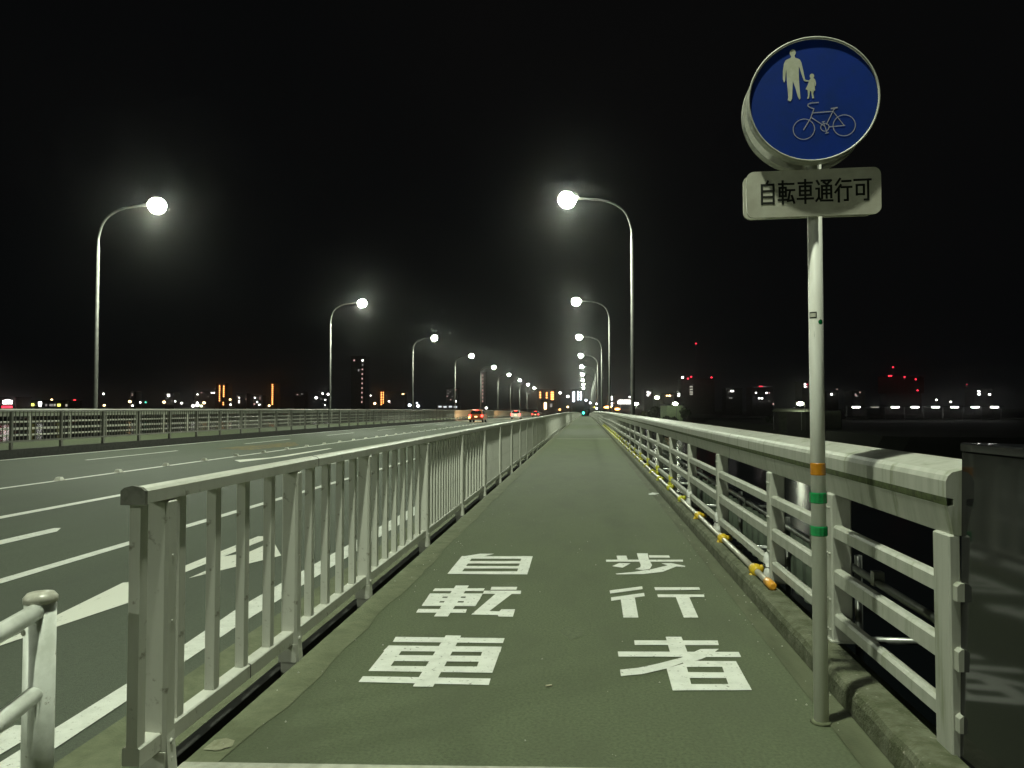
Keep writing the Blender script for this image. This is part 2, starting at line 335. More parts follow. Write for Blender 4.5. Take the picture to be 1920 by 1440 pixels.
# ---- road markings
RZ = lambda x,y: road_z(x)+.006+crest(y)
def lane(name, xa, xb, y0, y1, label=None, m=M_paint): return strip_part(name, xa, xb, y0, y1, .006, m, road, None, label, 3.)
flat_mark('edge_line', [[(-2.77,2.9),(-2.61,2.9),(-2.64,4.2),(-2.69,5.6),(-2.69,9.5),(-2.92,9.5),(-2.92,6.1),(-2.80,4.4)]], RZ, M_paint, road)
lane('edge_line', -2.92, -2.69, 9.5, 330)
lane('lane_line', -5.64, -5.49, 2.0, 330); lane('lane_line', -8.70, -8.51, 2.0, 330); lane('centre_line', -11.52, -11.38, 4.0, 330)
lane('edge_line', -16.95, -16.82, 4.0, 330)
flat_mark('lane_block', [[(-3.02,2.9),(-2.84,2.9),(-2.84,3.62),(-2.92,3.755),(-3.02,3.74)]], RZ, M_paint, road)
flat_mark('lane_arrow', [[(-7.20,4.0),(-6.98,4.0),(-6.98,9.32),(-7.12,9.58),(-7.20,9.55)]], RZ, M_paint, road)
lane('lane_arrow', -7.58, -7.40, 21.4, 27.6)
flat_mark('lane_arrow', [[(-4.12,4.80),(-3.85,6.52),(-4.06,6.62),(-4.06,9.16),(-4.18,9.43),(-4.25,9.41),(-4.22,6.92),(-4.40,6.78)],
      [(-3.89,7.05),(-3.45,8.25),(-3.91,9.10),(-3.90,8.35),(-4.10,8.05),(-4.10,7.75),(-3.89,7.60)]], RZ, M_worn, road, 'worn white arrow, straight on and left')
flat_mark('lane_arrow', [[(-10.72,22.0),(-10.2,21.3),(-9.9,24.0),(-10.05,29),(-10.2,29),(-10.2,23.4)]], RZ, M_worn, road)
flat_mark('yellow_marking', [[(-14.2,27.6),(-12.6,27.0),(-12.2,31.0),(-13.5,33.6)]], RZ, M_yell, road)
for i in range(24): lane('lane_dash', -14.84, -14.72, 10.5+10.4*i, 15.5+10.4*i)
for i in range(34):
    y = 15.25+2.08*i
    MB().add([(-11.53,y,RZ(-11.5,y)),(-11.37,y,RZ(-11.4,y)),(-11.37,y+.16,RZ(-11.4,y)),(-11.53,y+.16,RZ(-11.5,y)),
              (-11.50,y+.03,RZ(-11.5,y)+.075),(-11.40,y+.03,RZ(-11.5,y)+.075),(-11.40,y+.11,RZ(-11.5,y)+.075),(-11.50,y+.11,RZ(-11.5,y)+.075)],
             [(0,1,5,4),(1,2,6,5),(2,3,7,6),(3,0,4,7),(4,5,6,7)]).build('road_stud', M_stud, road)

# ================================================================ FENCES
# near left fence: two kinds of bar spacing, as in the photograph
nf = thing('guard_fence', 'cream metal fence of upright bars with flat top rail, left edge of the walkway', 'fence', (-1.70,2.69,0))
def fpart(name, mb, m, root): 
    o = mb.build(name, m, root); o.matrix_parent_inverse = Matrix.Translation(-root.location); return o
post_y = [2.87, 4.21, 5.64, 7.78, 10.03]+[12.28+2.25*i for i in range(141)]
ysf = [2.69]+frange(3.5,40,1.5)+frange(44,329,6)
fpart('top_rail', MB().prof([(-1.745,1.088),(-1.655,1.088),(-1.655,1.135),(-1.668,1.146),(-1.70,1.152),(-1.732,1.146),(-1.745,1.135)], ysf), M_fence, nf)
fpart('rail_end_cap', MB().prof([(-1.749,1.084),(-1.651,1.084),(-1.651,1.137),(-1.667,1.150),(-1.70,1.157),(-1.733,1.150),(-1.749,1.137)], [2.672,2.690]), M_capd, nf)
fpart('bottom_rail', MB().prof([(-1.738,.105),(-1.668,.105),(-1.668,.168),(-1.674,.173),(-1.732,.173),(-1.738,.168)], ysf), M_fence, nf)
pm = MB(); pm.bevbox(-.047,.047,-.04,.04,0,1.087,.012)
pm.box(-.054,.054,-.05,-.044,.0,.10); pm.add([(.047,-.03,0),(.062,-.03,0),(.047,-.03,.16),(.047,.03,0),(.062,.03,0),(.047,.03,.16)], [(0,1,2),(5,4,3),(1,4,5,2)])
pm.box(-.044,.044,-.036,.036,-.5,-.004)
for z in (.055,.125): pm.tube([(.044,0,z),(.056,0,z),(.058,0,z)], [.012,.012,.008], 6)
for z in (.60,.86): pm.tube([(.046,0,z),(.051,0,z)], [.006,.005], 6)
post_me = pm.mesh('post', M_fence)
def along(name, me, root, x, y, dz=0.):
    o = link(name, me, root); o.location = (x-root.location.x, y-root.location.y, crest(y)+dz-root.location.z); return o
for y in post_y: along('post', post_me, nf, -1.698, y)
bar_me = MB().box(-.022,.022,-.025,.025,.174,1.087).mesh('baluster', M_fence)
bar_y = [2.715, 2.99]
def fill(a, b, st):
    n = max(1, round((b-a)/st)); return [a+(b-a)*k/n for k in range(1,n)]
for a, b in zip(post_y, post_y[1:]):
    if a == 2.87: bar_y += [3.295,3.59,3.90]
    elif a < 7.7: bar_y += fill(a, b, .3)
    elif abs(a-10.03) < .1: bar_y += fill(a, b, .29)
    else: bar_y += fill(a, b, .165)
bar_y.sort()
for y in bar_y[:300]: along('baluster', bar_me, nf, -1.70, y)
mb = MB()
for y in bar_y[300:]:
    c = crest(y); mb.box(-1.722,-1.678,y-.025,y+.025,.174+c,1.087+c)
o = fpart('baluster_infill', mb, M_fence, nf); o['kind'] = 'stuff'

# far fence at the other side of the carriageway
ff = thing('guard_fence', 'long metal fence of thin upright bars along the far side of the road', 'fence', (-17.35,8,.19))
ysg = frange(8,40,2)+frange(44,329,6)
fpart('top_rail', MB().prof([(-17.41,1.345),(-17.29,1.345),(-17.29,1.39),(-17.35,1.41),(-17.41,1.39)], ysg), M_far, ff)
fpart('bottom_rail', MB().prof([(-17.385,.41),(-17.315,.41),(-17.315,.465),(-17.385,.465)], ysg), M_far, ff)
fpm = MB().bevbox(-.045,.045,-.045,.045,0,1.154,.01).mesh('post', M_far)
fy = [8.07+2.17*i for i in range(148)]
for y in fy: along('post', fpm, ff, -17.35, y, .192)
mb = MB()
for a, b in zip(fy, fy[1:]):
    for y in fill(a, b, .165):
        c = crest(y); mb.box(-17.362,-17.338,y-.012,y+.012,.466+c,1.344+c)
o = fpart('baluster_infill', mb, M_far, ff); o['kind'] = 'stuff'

# right parapet: heavy beam on posts with three rails
def parapet(root, x, s, posts, y0, y1, zb, stub):
    """x of the inner face, s = +1 outwards to the right, -1 to the left"""
    ys = [y0]+[v for v in frange(math.ceil(y0/2)*2+2, 40, 2)]+frange(44, y1, 6)
    P = lambda pts: [(x+s*a, zb+b) for a, b in pts]
    fpart('top_beam', MB().prof(P([(.02,.96),(.0,1.072),(.022,1.077),(.022,1.101),(-.006,1.105),(-.006,1.168),(.002,1.188),(.018,1.203),(.12,1.228),(.18,1.236),(.215,1.225),(.225,1.19),(.225,1.0),(.19,.96)]), ys), M_rail, root)
    fpart('groove_grime', MB().prof(P([(-.0015,1.0735),(-.0045,1.090),(-.0065,1.1055)]), ys, close=False), M_dirt, root)
    for z0, z1 in ((.717,.785),(.455,.538),(.225,.290)):
        fpart('rail', MB().prof(P([(.012,z0),(.012,z1-.012),(.024,z1),(.054,z1),(.060,z1-.012),(.060,z0)]), [stub]+ys[1:]), M_rail, root)
    for i, y in enumerate(posts):
        pm = post_end if i == 0 and stub < 8 else post_std
        along('post', pm, root, x, y, zb)
post_mb = MB().bevbox(0,.115,0,.10,.125,.962,.008)
for z in (.19,.36,.62,.88):
    for yy in (.03,.07): post_mb.tube([(.004,yy,z),(-.006,yy,z),(-.008,yy,z)], [.009,.009,.006], 6)
post_mb.box(-.012,.125,-.018,.118,.1262,.138)
post_std = post_mb.mesh('post', M_rail)
post_end = MB().bevbox(0,.045,0,.135,-.10,.962,.006).mesh('post', M_rail)
# unbuilt wedge shaped after the lit triangle the beam's shadow leaves on posts
lit_wedge = MB().add([(.045,.04,.13),(.115,.04,.13),(.115,.06,.13),(.045,.06,.13),(.045,.04,.9),(.05,.04,.9),(.05,.06,.9),(.045,.06,.9)],[(0,1,5,4),(1,2,6,5),(2,3,7,6),(3,0,4,7),(4,5,6,7),(0,3,2,1)])
rp = thing('parapet', 'heavy beige metal railing with deep top beam and three rails, right side of the walkway', 'railing', (1.385,2.99,0))
rposts = [3.035, 4.42, 5.85]+[8.10+2.25*i for i in range(142)]
parapet(rp, 1.385, 1, rposts, 3.035, 329, 0, 3.0)
lp = thing('parapet', 'outer railing with three rails beyond the far walkway, seen through the far fence', 'railing', (-20.9,8,.2))
post_std_l = MB().bevbox(-.115,0,0,.10,.01,.962,.008).mesh('post', M_rail)
_keep = post_std; post_std = post_std_l
parapet(lp, -20.9, -1, [8.3+2.25*i for i in range(141)], 8.0, 329, .2, 8.0)
post_std = _keep

# granite end pillar, polished, leaning very slightly
pil = thing('bridge_pillar', 'polished black granite pillar at the end of the right railing', 'pillar', (1.404,3.03,0))
pil.rotation_euler = (0, math.radians(1.4), math.radians(2.5))
MB().bevbox(0,.75,-1.9,0,-.05,1.285,.006).build('shaft', M_gran, pil)
MB().bevbox(-.004,.754,-1.904,.004,1.286,1.318,.006).build('cap_stone', M_gran, pil)
MB().box(.001,.76,-1.91,-.002,-.60,-.05).build('footing', M_under, pil)

# ================================================================ TRAFFIC SIGN
sg = thing('traffic_sign', 'round blue sign with walkers and bicycle above a white plate, on a pale pole', 'traffic sign', (1.077,3.615,0))
sg.rotation_euler = (0,0,math.radians(-2.5))
MB().tube([(0,0,-.05),(0,0,3.0)], .0325, 24).build('pole', M_pole, sg)
MB().tube([(0,0,.0),(0,0,.012)], [.05,.036], 20).build('base_collar', M_conc, sg)
def rrect(x0,x1,z0,z1,r,n=6):
    pts = []
    for cx,cz,a in ((x1-r,z1-r,0),(x0+r,z1-r,PI/2),(x0+r,z0+r,PI),(x1-r,z0+r,1.5*PI)):
        for k in range(n+1): pts.append((cx+r*math.cos(a+PI/2*k/n), cz+r*math.sin(a+PI/2*k/n)))
    return pts
def slab(pts, ya, yb):
    n = len(pts); mb = MB(); mb.add([(x,ya,z) for x,z in pts]+[(x,yb,z) for x,z in pts],
       [tuple(range(n)) if ya > yb else tuple(range(n-1,-1,-1)), tuple(n+i for i in (range(n-1,-1,-1) if ya > yb else range(n)))]+[(i,n+i,n+(i+1)%n,(i+1)%n) for i in range(n)]); return mb
def xz_mark(name, polys, y, m, parent, flip=1):
    V, F = union(polys); return MB().add([(x,y,z) for x,z in V], F).build(name, m, parent)
DX, DZ, DR = -.022, 2.876, .292
def disc_sign(yf, yb, front):
    box = bpy.data.objects.new('round_sign', None)
    n = 64; c = [(DX+DR*math.cos(2*PI*k/n), DZ+DR*math.sin(2*PI*k/n)) for k in range(n)]
    b = slab(c, yf+.008 if front else yb, yb if front else yf-.008).build('round_sign', M_rim, sg)
    mb = MB(); vs, fs = [], []; d = -1 if front else 1
    for k in range(n):
        ca, sa = math.cos(2*PI*k/n), math.sin(2*PI*k/n)
        for q in range(8):
            e = 2*PI*q/8; vs.append((DX+(DR-.004+.0055*math.cos(e))*ca, yf+.006*math.sin(e), DZ+(DR-.004+.0055*math.cos(e))*sa))
    for k in range(n):
        for q in range(8): fs.append((k*8+q, ((k+1)%n)*8+q, ((k+1)%n)*8+(q+1)%8, k*8+(q+1)%8))
    mb.add(vs, fs, True).build('rim', M_rim, b)
    fc = [(DX+(DR-.010)*math.cos(2*PI*k/n), DZ+(DR-.010)*math.sin(2*PI*k/n)) for k in range(n)]
    y = yf+.003 if front else yf-.003
    MB().add([(x,y,z) for x,z in fc], [tuple(range(n))]).build('sign_face', M_blue, b)
    return b
fd = disc_sign(-.092, -.036, True); bd = disc_sign(.092, .036, False); bd['label'] = 'second round sign facing the other way behind the first'
q = DR/722.
X = lambda pts: [(DX+(x-622)*q, DZ-(y-732)*q) for x, y in pts]
def circ(cx,cy,rx,ry,n=20): return X([(cx+rx*math.cos(2*PI*k/n), cy+ry*math.sin(2*PI*k/n)) for k in range(n)])
adult = [circ(403,180,33,42), X([(388,212),(422,212),(430,238),(470,255),(478,300),(468,340),(468,500),(335,500),(330,350),(318,300),(335,255),(378,238)]),
  X([(455,248),(480,262),(498,300),(512,370),(534,490),(546,512),(524,516),(504,460),(478,365),(462,330)]),
  X([(340,252),(322,265),(305,300),(293,380),(290,480),(304,520),(316,500),(322,420),(335,340)]),
  X([(335,495),(402,495),(396,600),(390,712),(372,742),(343,728),(348,690),(342,600)]),
  X([(398,495),(468,495),(474,600),(482,712),(470,730),(452,690),(428,590),(408,530)])]
child = [circ(611,463,25,27), X([(598,486),(628,486),(645,505),(655,545),(650,582),(640,575),(636,540),(632,530),(640,590),(644,632),(600,640),(538,612),(560,570),(578,525),(584,505)]),
  X([(590,502),(575,512),(536,500),(524,512),(540,522),(580,525)]), X([(562,620),(590,625),(582,680),(574,722),(554,724),(564,690)]), X([(600,630),(632,628),(622,670),(632,720),(612,722),(604,680)])]
yf = -.092+.0015
xz_mark('walker_emblem', adult, yf, M_emb, fd); xz_mark('child_emblem', child, yf, M_emb, fd)
bw = []
for cx,cy,r,w in ((515,1073,117,9),(953,1052,120,9),(744,1062,45,9)): bw += ring(0,0,1,.01,1)[:0] + [X(p) for p in ring(cx,cy,r,w)]
for ln,w in (([(513,1078),(590,950),(612,885),(628,842)],11),([(628,842),(585,826),(562,806),(566,785),(590,776),(676,773)],11),([(612,890),(832,884)],11),([(602,945),(735,1045)],10),
  ([(762,1030),(832,885),(856,848)],10),([(818,852),(878,844)],16),([(838,888),(950,1050)],8),([(790,1060),(960,1053)],10),([(726,996),(768,1130)],9),([(715,1000),(742,996)],9),([(750,1132),(782,1126)],9)):
    bw += [X(p) for p in stroke(ln, w)]
xz_mark('bicycle_emblem', bw, yf, M_bike, fd)
# supplementary plates front and back
PX0, PX1, PZ0, PZ1 = -.318, .280, 2.342, 2.560
pf = slab(rrect(PX0,PX1,PZ0,PZ1,.035), -.054, -.038).build('name_plate', M_signw, sg)
pb = slab(rrect(PX0,PX1,PZ0+.016,PZ1+.010,.035), .038, .054).build('name_plate', M_signw, sg)
for z in (2.40,2.50,2.72,3.0):
    MB().box(-.06,.06,-.0375,-.0325,z-.012,z+.012).build('bracket', M_galv, sg); MB().box(-.06,.06,.0325,.0375,z-.012,z+.012).build('bracket', M_galv, sg)
G = {
'自': [[(.52,1.02),(.42,.88)],[(.13,.86),(.13,0)],[(.87,.86),(.87,0)],[(.13,.86),(.87,.86)],[(.13,.58),(.87,.58)],[(.13,.31),(.87,.31)],[(.13,.03),(.87,.03)]],
'転': [[(.03,.87),(.5,.87)],[(.07,.70),(.46,.70)],[(.07,.51),(.46,.51)],[(.07,.32),(.46,.32)],[(.07,.70),(.07,.32)],[(.46,.70),(.46,.32)],[(.265,1),(.265,-.02)],[(0,.15),(.52,.15)],
       [(.60,.86),(.95,.86)],[(.55,.58),(1.0,.58)],[(.74,.58),(.60,.10)],[(.58,.09),(.90,.13)],[(.84,.32),(.98,.0)]],
'車': [[(.08,.88),(.92,.88)],[(.16,.73),(.84,.73)],[(.16,.53),(.84,.53)],[(.16,.33),(.84,.33)],[(.16,.73),(.16,.33)],[(.84,.73),(.84,.33)],[(.5,1.02),(.5,-.03)],[(.02,.17),(.98,.17)]],
'通': [[(.05,.95),(.17,.80)],[(.0,.60),(.17,.60)],[(.17,.60),(.16,.20),(.0,.05)],[(.16,.20),(.30,.06),(1.0,.05)],[(.34,.95),(.92,.95)],[(.92,.95),(.68,.79)],[(.47,.88),(.70,.76)],
       [(.36,.71),(.93,.71)],[(.36,.71),(.36,.16)],[(.93,.71),(.93,.18)],[(.36,.53),(.93,.53)],[(.36,.36),(.93,.36)],[(.645,.71),(.645,.17)]],
'行': [[(.30,1.0),(.04,.74)],[(.34,.72),(.0,.40)],[(.21,.55),(.21,-.02)],[(.44,.89),(.95,.89)],[(.39,.62),(1.0,.62)],[(.76,.62),(.76,.04),(.58,.04)]],
'可': [[(.0,.92),(1.0,.92)],[(.84,.92),(.84,.03),(.62,.03)],[(.14,.69),(.58,.69)],[(.14,.69),(.14,.26)],[(.58,.69),(.58,.26)],[(.14,.28),(.58,.28)]],
}
tx, cw, chh = -.258, .071, .104
for i, c in enumerate('自転車通行可'):
    x0 = tx + i*.0842; z0 = 2.406; polys = []
    for ln in G[c]: polys += stroke([(x0+a*cw, z0+b*chh) for a, b in ln], .0098)
    o = xz_mark('plate_character', polys, -.0552, M_blk, pf)
# bands and stickers on the pole
def band(z0, z1, r, m, ribs):
    n = 48; vs, fs = [], []
    for j, z in enumerate((z0, z0+.004, z1-.004, z1)):
        for k in range(n):
            rr = r + (.0016 if ribs and (k//2) % 2 else 0) - (.003 if j in (0,3) else 0); vs.append((rr*math.cos(2*PI*k/n), rr*math.sin(2*PI*k/n), z))
    for j in range(3):
        for k in range(n): fs.append((j*n+k, j*n+(k+1)%n, (j+1)*n+(k+1)%n, (j+1)*n+k))
    return MB().add(vs, fs)
band(1.136,1.196,.0342,M_oran,False).build('orange_tape', M_oran, sg)
band(1.008,1.058,.0372,M_gren,True).build('green_reflector', M_gren, sg); band(.857,.903,.0372,M_gren,True).build('green_reflector', M_gren, sg)
def sticker(a0,a1,z0,z1,r,m,name,oval=False):
    n = 10; vs, fs = [], []
    for k in range(n+1):
        t = k/n; a = math.radians(a0+(a1-a0)*t); h = (z1-z0)/2*(math.sin(PI*t)**.5 if oval else 1); zc = (z0+z1)/2
        vs += [(r*math.cos(a), r*math.sin(a), zc-h), (r*math.cos(a), r*math.sin(a), zc+h)]
        if k: fs.append((2*k-2,2*k,2*k+1,2*k-1))
    MB().add(vs, fs).build(name, m, sg)
sticker(198,262,1.868,1.898,.0329,M_blk,'sticker_border'); sticker(206,254,1.874,1.892,.0333,M_signw,'sticker')
sticker(272,318,1.838,1.862,.0329,M_gren,'sticker',True)

# ================================================================ STREET LAMPS
def spline(pts, n=6):
    P = [Vector(p) for p in pts]; out = []
    for i in range(len(P)-1):
        a, b, c, d = P[max(i-1,0)], P[i], P[i+1], P[min(i+2,len(P)-1)]
        for k in range(n):
            t = k/n; out.append(.5*((2*b)+(c-a)*t+(2*a-5*b+4*c-d)*t*t+(3*b-a-3*c+d)*t**3))
    return out+[P[-1]]
def luminaire(ld):
    """road luminaire: throws its light along the road up to 65 degrees from straight down, then cuts off"""
    ld.use_nodes = True; N, L = ld.node_tree.nodes, ld.node_tree.links; e = N['Emission']
    t = N.new('ShaderNodeTexCoord'); sx = N.new('ShaderNodeSeparateXYZ'); mr = N.new('ShaderNodeMapRange'); cr_ = N.new('ShaderNodeValToRGB')
    mr.inputs['From Min'].default_value = -1.0; mr.inputs['From Max'].default_value = 1.0
    L.new(t.outputs['Normal'], sx.inputs['Vector']); L.new(sx.outputs['Z'], mr.inputs['Value']); L.new(mr.outputs['Result'], cr_.inputs['Fac'])
    r = cr_.color_ramp; tab = [(0,.5),(30,.58),(45,.80),(55,.97),(61,1.),(66,.72),(71,.26),(77,.12),(90,.05),(180,.0)]
    while len(r.elements) < len(tab): r.elements.new(.5)
    for el, (a_, v_) in zip(r.elements, sorted(((.5-.5*math.cos(math.radians(d_)), v_) for d_, v_ in tab))):
        el.position = a_; el.color = (v_,v_,v_,1)
    mu = N.new('ShaderNodeMath'); mu.operation = 'MULTIPLY'; mu.inputs[1].default_value = 2.0
    L.new(cr_.outputs['Color'], mu.inputs[0]); L.new(mu.outputs[0], e.inputs['Strength'])
def make_lamp(label, s, loc, z0, group):
    t = thing('street_lamp', label, 'street lamp', loc, 0, group)
    MB().tube([(0,0,z0),(0,0,z0+1.2),(0,0,8.55)], [.098,.092,.062], 16).build('pole', M_lpole, t)
    MB().tube([(0,0,z0-.05),(0,0,z0+.04)], .19, 16).build('base_plate', M_galv, t)
    arm = spline([(0,0,8.5),(-.015*s,0,9.0),(-.30*s,0,9.72),(-1.0*s,0,10.16),(-1.9*s,0,10.30),(-2.32*s,0,10.33)])
    MB().tube(arm, [.062-.018*i/len(arm) for i in range(len(arm))], 12).build('arm', M_lpole, t)
    hd = MB().ell((-2.62*s,0,10.40),.40,.26,.20,24,6,.45,1.0).build('lamp_head', M_house, t)
    MB().ell((-2.70*s,0,10.28),.37,.35,.35,24,14,.13,.80).build('lamp_bowl', E_lamp, hd)  # bowl rounded and enlarged so its shape carries the lamp's glare
    ld = bpy.data.lights.new('lamp_light', 'POINT'); ld.energy = LAMP_POWER; ld.color = LAMP_COL; ld.shadow_soft_size = .09; luminaire(ld)
    lo = bpy.data.objects.new('lamp_light', ld); COL.objects.link(lo); lo.parent = t; lo.location = (-2.70*s,0,9.94)
    return t
ORD = ['nearest','second','third','fourth','fifth','sixth','seventh','eighth','ninth','tenth','eleventh']
rl = make_lamp('nearest lit street lamp on the right railing, tall curved pole', 1, (1.95,31.4,crest(31.4)), -.25, 'street lamps along the right railing')
ll = make_lamp('nearest lit street lamp on the far left railing, tall curved pole', -1, (-21.25,30.6,crest(30.6)), -.15, 'street lamps along the far left railing')
for i in range(1, 9):
    c = copy_tree(rl); y = 31.4+30*i; c.location = (1.95,y,crest(y)); c['label'] = '%s lit street lamp from the camera on the right railing' % ORD[i]
    c = copy_tree(ll); y = 30.6+30*i; c.location = (-21.25,y,crest(y)); c['label'] = '%s lit street lamp from the camera on the far left railing' % ORD[i]
for y in (1.4,):
    c = copy_tree(ll); c.location = (-21.25,y-10.5,0); c['label'] = 'lit street lamp across the road just before the bridge starts'
    c = copy_tree(rl); c.location = (1.95,y+.9,0); c['label'] = 'lit street lamp standing %s' % ('just over the start of the walkway' if y > 0 else 'behind the start of the walkway')

# ================================================================ SMALL THINGS ON THE BRIDGE
gp = thing('guard_pipe', 'white pipe barrier with rusty chips at the lower left corner', 'barrier', (-1.93,2.5,-.25))
MB().tube([(0,0,0),(0,0,1.015)], .0505, 28).build('post', M_guard, gp)
MB().tube([(0,0,1.010),(0,0,1.012),(0,0,1.030),(0,0,1.044),(0,0,1.050)], [.050,.0545,.0545,.043,.012], 28).build('post_cap', M_cap, gp)
dv = Vector((.08,-.30,0)).normalized()
for z in (.985,.700): MB().tube([dv*.03+Vector((0,0,z)), dv*2.2+Vector((0,0,z))], .0303, 20).build('rail', M_guard, gp)
e = dv*2.25; MB().tube([(e.x,e.y,0),(e.x,e.y,1.015)], .0505, 28).build('post', M_guard, gp)
MB().tube([(.0,0,.915),(-.03,-.048,.915)], .011, 10).build('bolt', M_cap, gp)

# scaffold pipe laid on the right kerb, with clamps, wraps and end cap
sp = thing('scaffold_pipe', 'long grey pipe on the right kerb with yellow clamp covers and white cloth ties', 'pipe', (1.345,5.72,.158))
ysp = [5.72]+frange(7,61,3)
fpart('pipe', MB().tube([(1.345,y,.158+crest(y)) for y in ysp], .0243, 16), M_pipe, sp)
fpart('end_cap', MB().tube([(1.345,5.60,.158),(1.345,5.612,.158),(1.345,5.70,.158),(1.345,5.78,.158)], [.018,.031,.032,.031], 16), M_ocap, sp)
def clamp(m):
    mb = MB().tube([(0,-.07,0),(0,-.055,0),(0,0,.004),(0,.055,0),(0,.07,0)], [.030,.044,.050,.046,.030], 14)
    mb.tube([(-.040,-.03,-.02),(-.046,-.03,-.06),(-.044,-.028,-.075)], [.016,.014,.009], 8)
    mb.tube([(.03,.02,.01),(.075,.045,.012),(.10,.06,.0)], [.030,.026,.012], 8)
    return mb.mesh('clamp_cover', m)
cl1, cl2 = clamp(M_ycl), clamp(M_ygr)
cy = [6.16,7.60,9.18,10.84,12.31,13.96]+[15.5+1.6*i for i in range(28)]
for i, y in enumerate(cy):
    o = along('clamp_cover', cl1 if i < 3 else cl2, sp, 1.345, y, .158); o.rotation_euler = (0, random.uniform(-.25,.25), 0)
def wrapm(m):
    mb = MB(); n = 14; vs, fs = [], []
    lv = [(-.02,.036,0),(.02,.050,.2),(.07,.056,.5),(.105,.050,.9),(.112,.040,1.1),(.15,.052,1.5),(.19,.040,2.0),(.23,.016,2.6),(.26,.006,3.)]
    for z, r, tw in lv:
        for k in range(n):
            a = 2*PI*k/n; rr = r*(1+.16*math.sin(3*a+tw*2)+.10*math.sin(5*a+tw*5)); vs.append((rr*math.cos(a)+.012*math.sin(z*20), rr*math.sin(a)*1.15, z))
    for j in range(len(lv)-1):
        for k in range(n): fs.append((j*n+k, j*n+(k+1)%n, (j+1)*n+(k+1)%n, (j+1)*n+k))
    return mb.add(vs, fs, True).mesh('cloth_wrap', m)
wr1, wr2 = wrapm(M_wrap), wrapm(M_ygr)
tie_me = MB().tube([(.051*math.cos(2*PI*k/16), .058*math.sin(2*PI*k/16), .002*math.sin(k)) for k in range(17)], .005, 6, False).mesh('tie', M_tie)
for i, y in enumerate([6.00,8.22,10.45,12.7]+[14.95+2.25*i for i in range(20)]):
    w = along('cloth_wrap', wr1 if i < 3 else wr2, sp, 1.392, y-.06, .13); w.rotation_euler = (0, .12, random.uniform(-.6,.6))
    t = link('tie', tie_me, w); t.location = (0,0,.108)
# scaffolding hung outside the parapet
so = thing('scaffolding', 'shiny scaffold tubes hung outside the right railing', 'scaffolding', (1.75,3.6,.38))
fpart('tube', MB().tube([(1.75,3.55,.383),(1.755,9.4,.440)], .0243, 14), M_galv, so)
for a, b in ((9.7,15.6),(15.9,21.9),(22.2,28.)): fpart('tube', MB().tube([(1.755,a,.44),(1.76,b,.45)], .0243, 12), M_galv, so)
fpart('cross_tube', MB().tube([(1.72,5.35,-.13),(3.0,5.35,-.13)], .0243, 12), M_galv, so)
for y in (8.9,12.6,16.2,20.): fpart('cross_tube', MB().tube([(1.72,y,-.16),(3.0,y,-.16)], .0243, 12), M_galv, so)
for y in (5.2,6.95,9.0,12.,15.5): fpart('upright_tube', MB().tube([(1.80,y,-.6),(1.80,y,.47)], .0243, 12), M_galv, so)
for y in (4.75,6.0,8.4,10.9,13.5):
    fpart('coupler', MB().box(1.725,1.785,y-.03,y+.03,.375,.46), M_galv, so)
sh = MB(); pts = [(2.35+.018*(1 if (k//2)%2 else -1), y) for k, y in enumerate([7.2+.09*j for j in range(110)])]
vs = [(x,y,-.62) for x,y in pts]+[(x,y,.02) for x,y in pts]; n = len(pts)
sh.add(vs, [(i,i+1,n+i+1,n+i) for i in range(n-1)]).build('corrugated_sheet', M_sheet); tag(bpy.data.objects['corrugated_sheet'], 'greenish corrugated sheet hung low outside the right railing', 'sheet')
# litter
sc = MB().add([(0,0,.004),(.10,.02,.006),(.16,.0,.03),(.15,.10,.012),(.06,.13,.03),(-.02,.08,.008),(.07,.05,.035)], [(0,1,6),(1,2,6),(2,3,6),(3,4,6),(4,5,6),(5,0,6)]).build('paper_scrap', M_paper)
sc.location = (1.06,12.70,crest(12.7)); tag(sc, 'crumpled white paper scrap on the walkway near the right kerb', 'litter')
cb = MB().tube([(0,0,.006),(.030,.012,.006)], .0045, 8).build('cigarette_butt', M_butt); cb.location = (-.21,3.93,0); tag(cb, 'tiny cigarette butt on the walkway between the two nearest characters', 'litter')

mb = MB()
for i in range(260):
    y = 2.9+abs(random.gauss(0,9)); x = random.choice([random.gauss(-1.45,.10), random.gauss(1.13,.07), random.uniform(-1.3,1.1)]); r = random.uniform(.0025,.007)
    x = max(-1.6,min(1.22,x)); z = crest(y)+.005; mb.add([(x-r,y,z),(x,y-r*1.3,z),(x+r,y,z),(x,y+r,z),(x,y,z+r*1.2)], [(0,1,4),(1,2,4),(2,3,4),(3,0,4)])
g = mb.build('grit', M_pale); g['kind'] = 'stuff'
# joints in the near fence rails
for y in (3.62, 8.9, 15.6, 22.4, 29.2, 36.):
    fpart('rail_joint', MB().prof([(-1.7395,.104),(-1.6665,.104),(-1.6665,.1695),(-1.673,.1745),(-1.733,.1745),(-1.7395,.1695)], [y,y+.006]), M_dark, nf)
    fpart('rail_joint', MB().prof([(-1.7465,1.087),(-1.6535,1.087),(-1.6535,1.1355),(-1.667,1.1472),(-1.70,1.1535),(-1.733,1.1472),(-1.7465,1.1355)], [y+.9,y+.905]), M_dark, nf)
for y in (7.4, 16.4, 25.4, 34.4):
    fpart('beam_joint', MB().prof([(1.380,.957),(1.3835,1.072),(1.3835,1.075),(1.3775,1.105),(1.3775,1.169),(1.386,1.190),(1.402,1.206),(1.505,1.231),(1.566,1.2395),(1.59,1.19)], [y,y+.012], close=False), M_dark, rp)
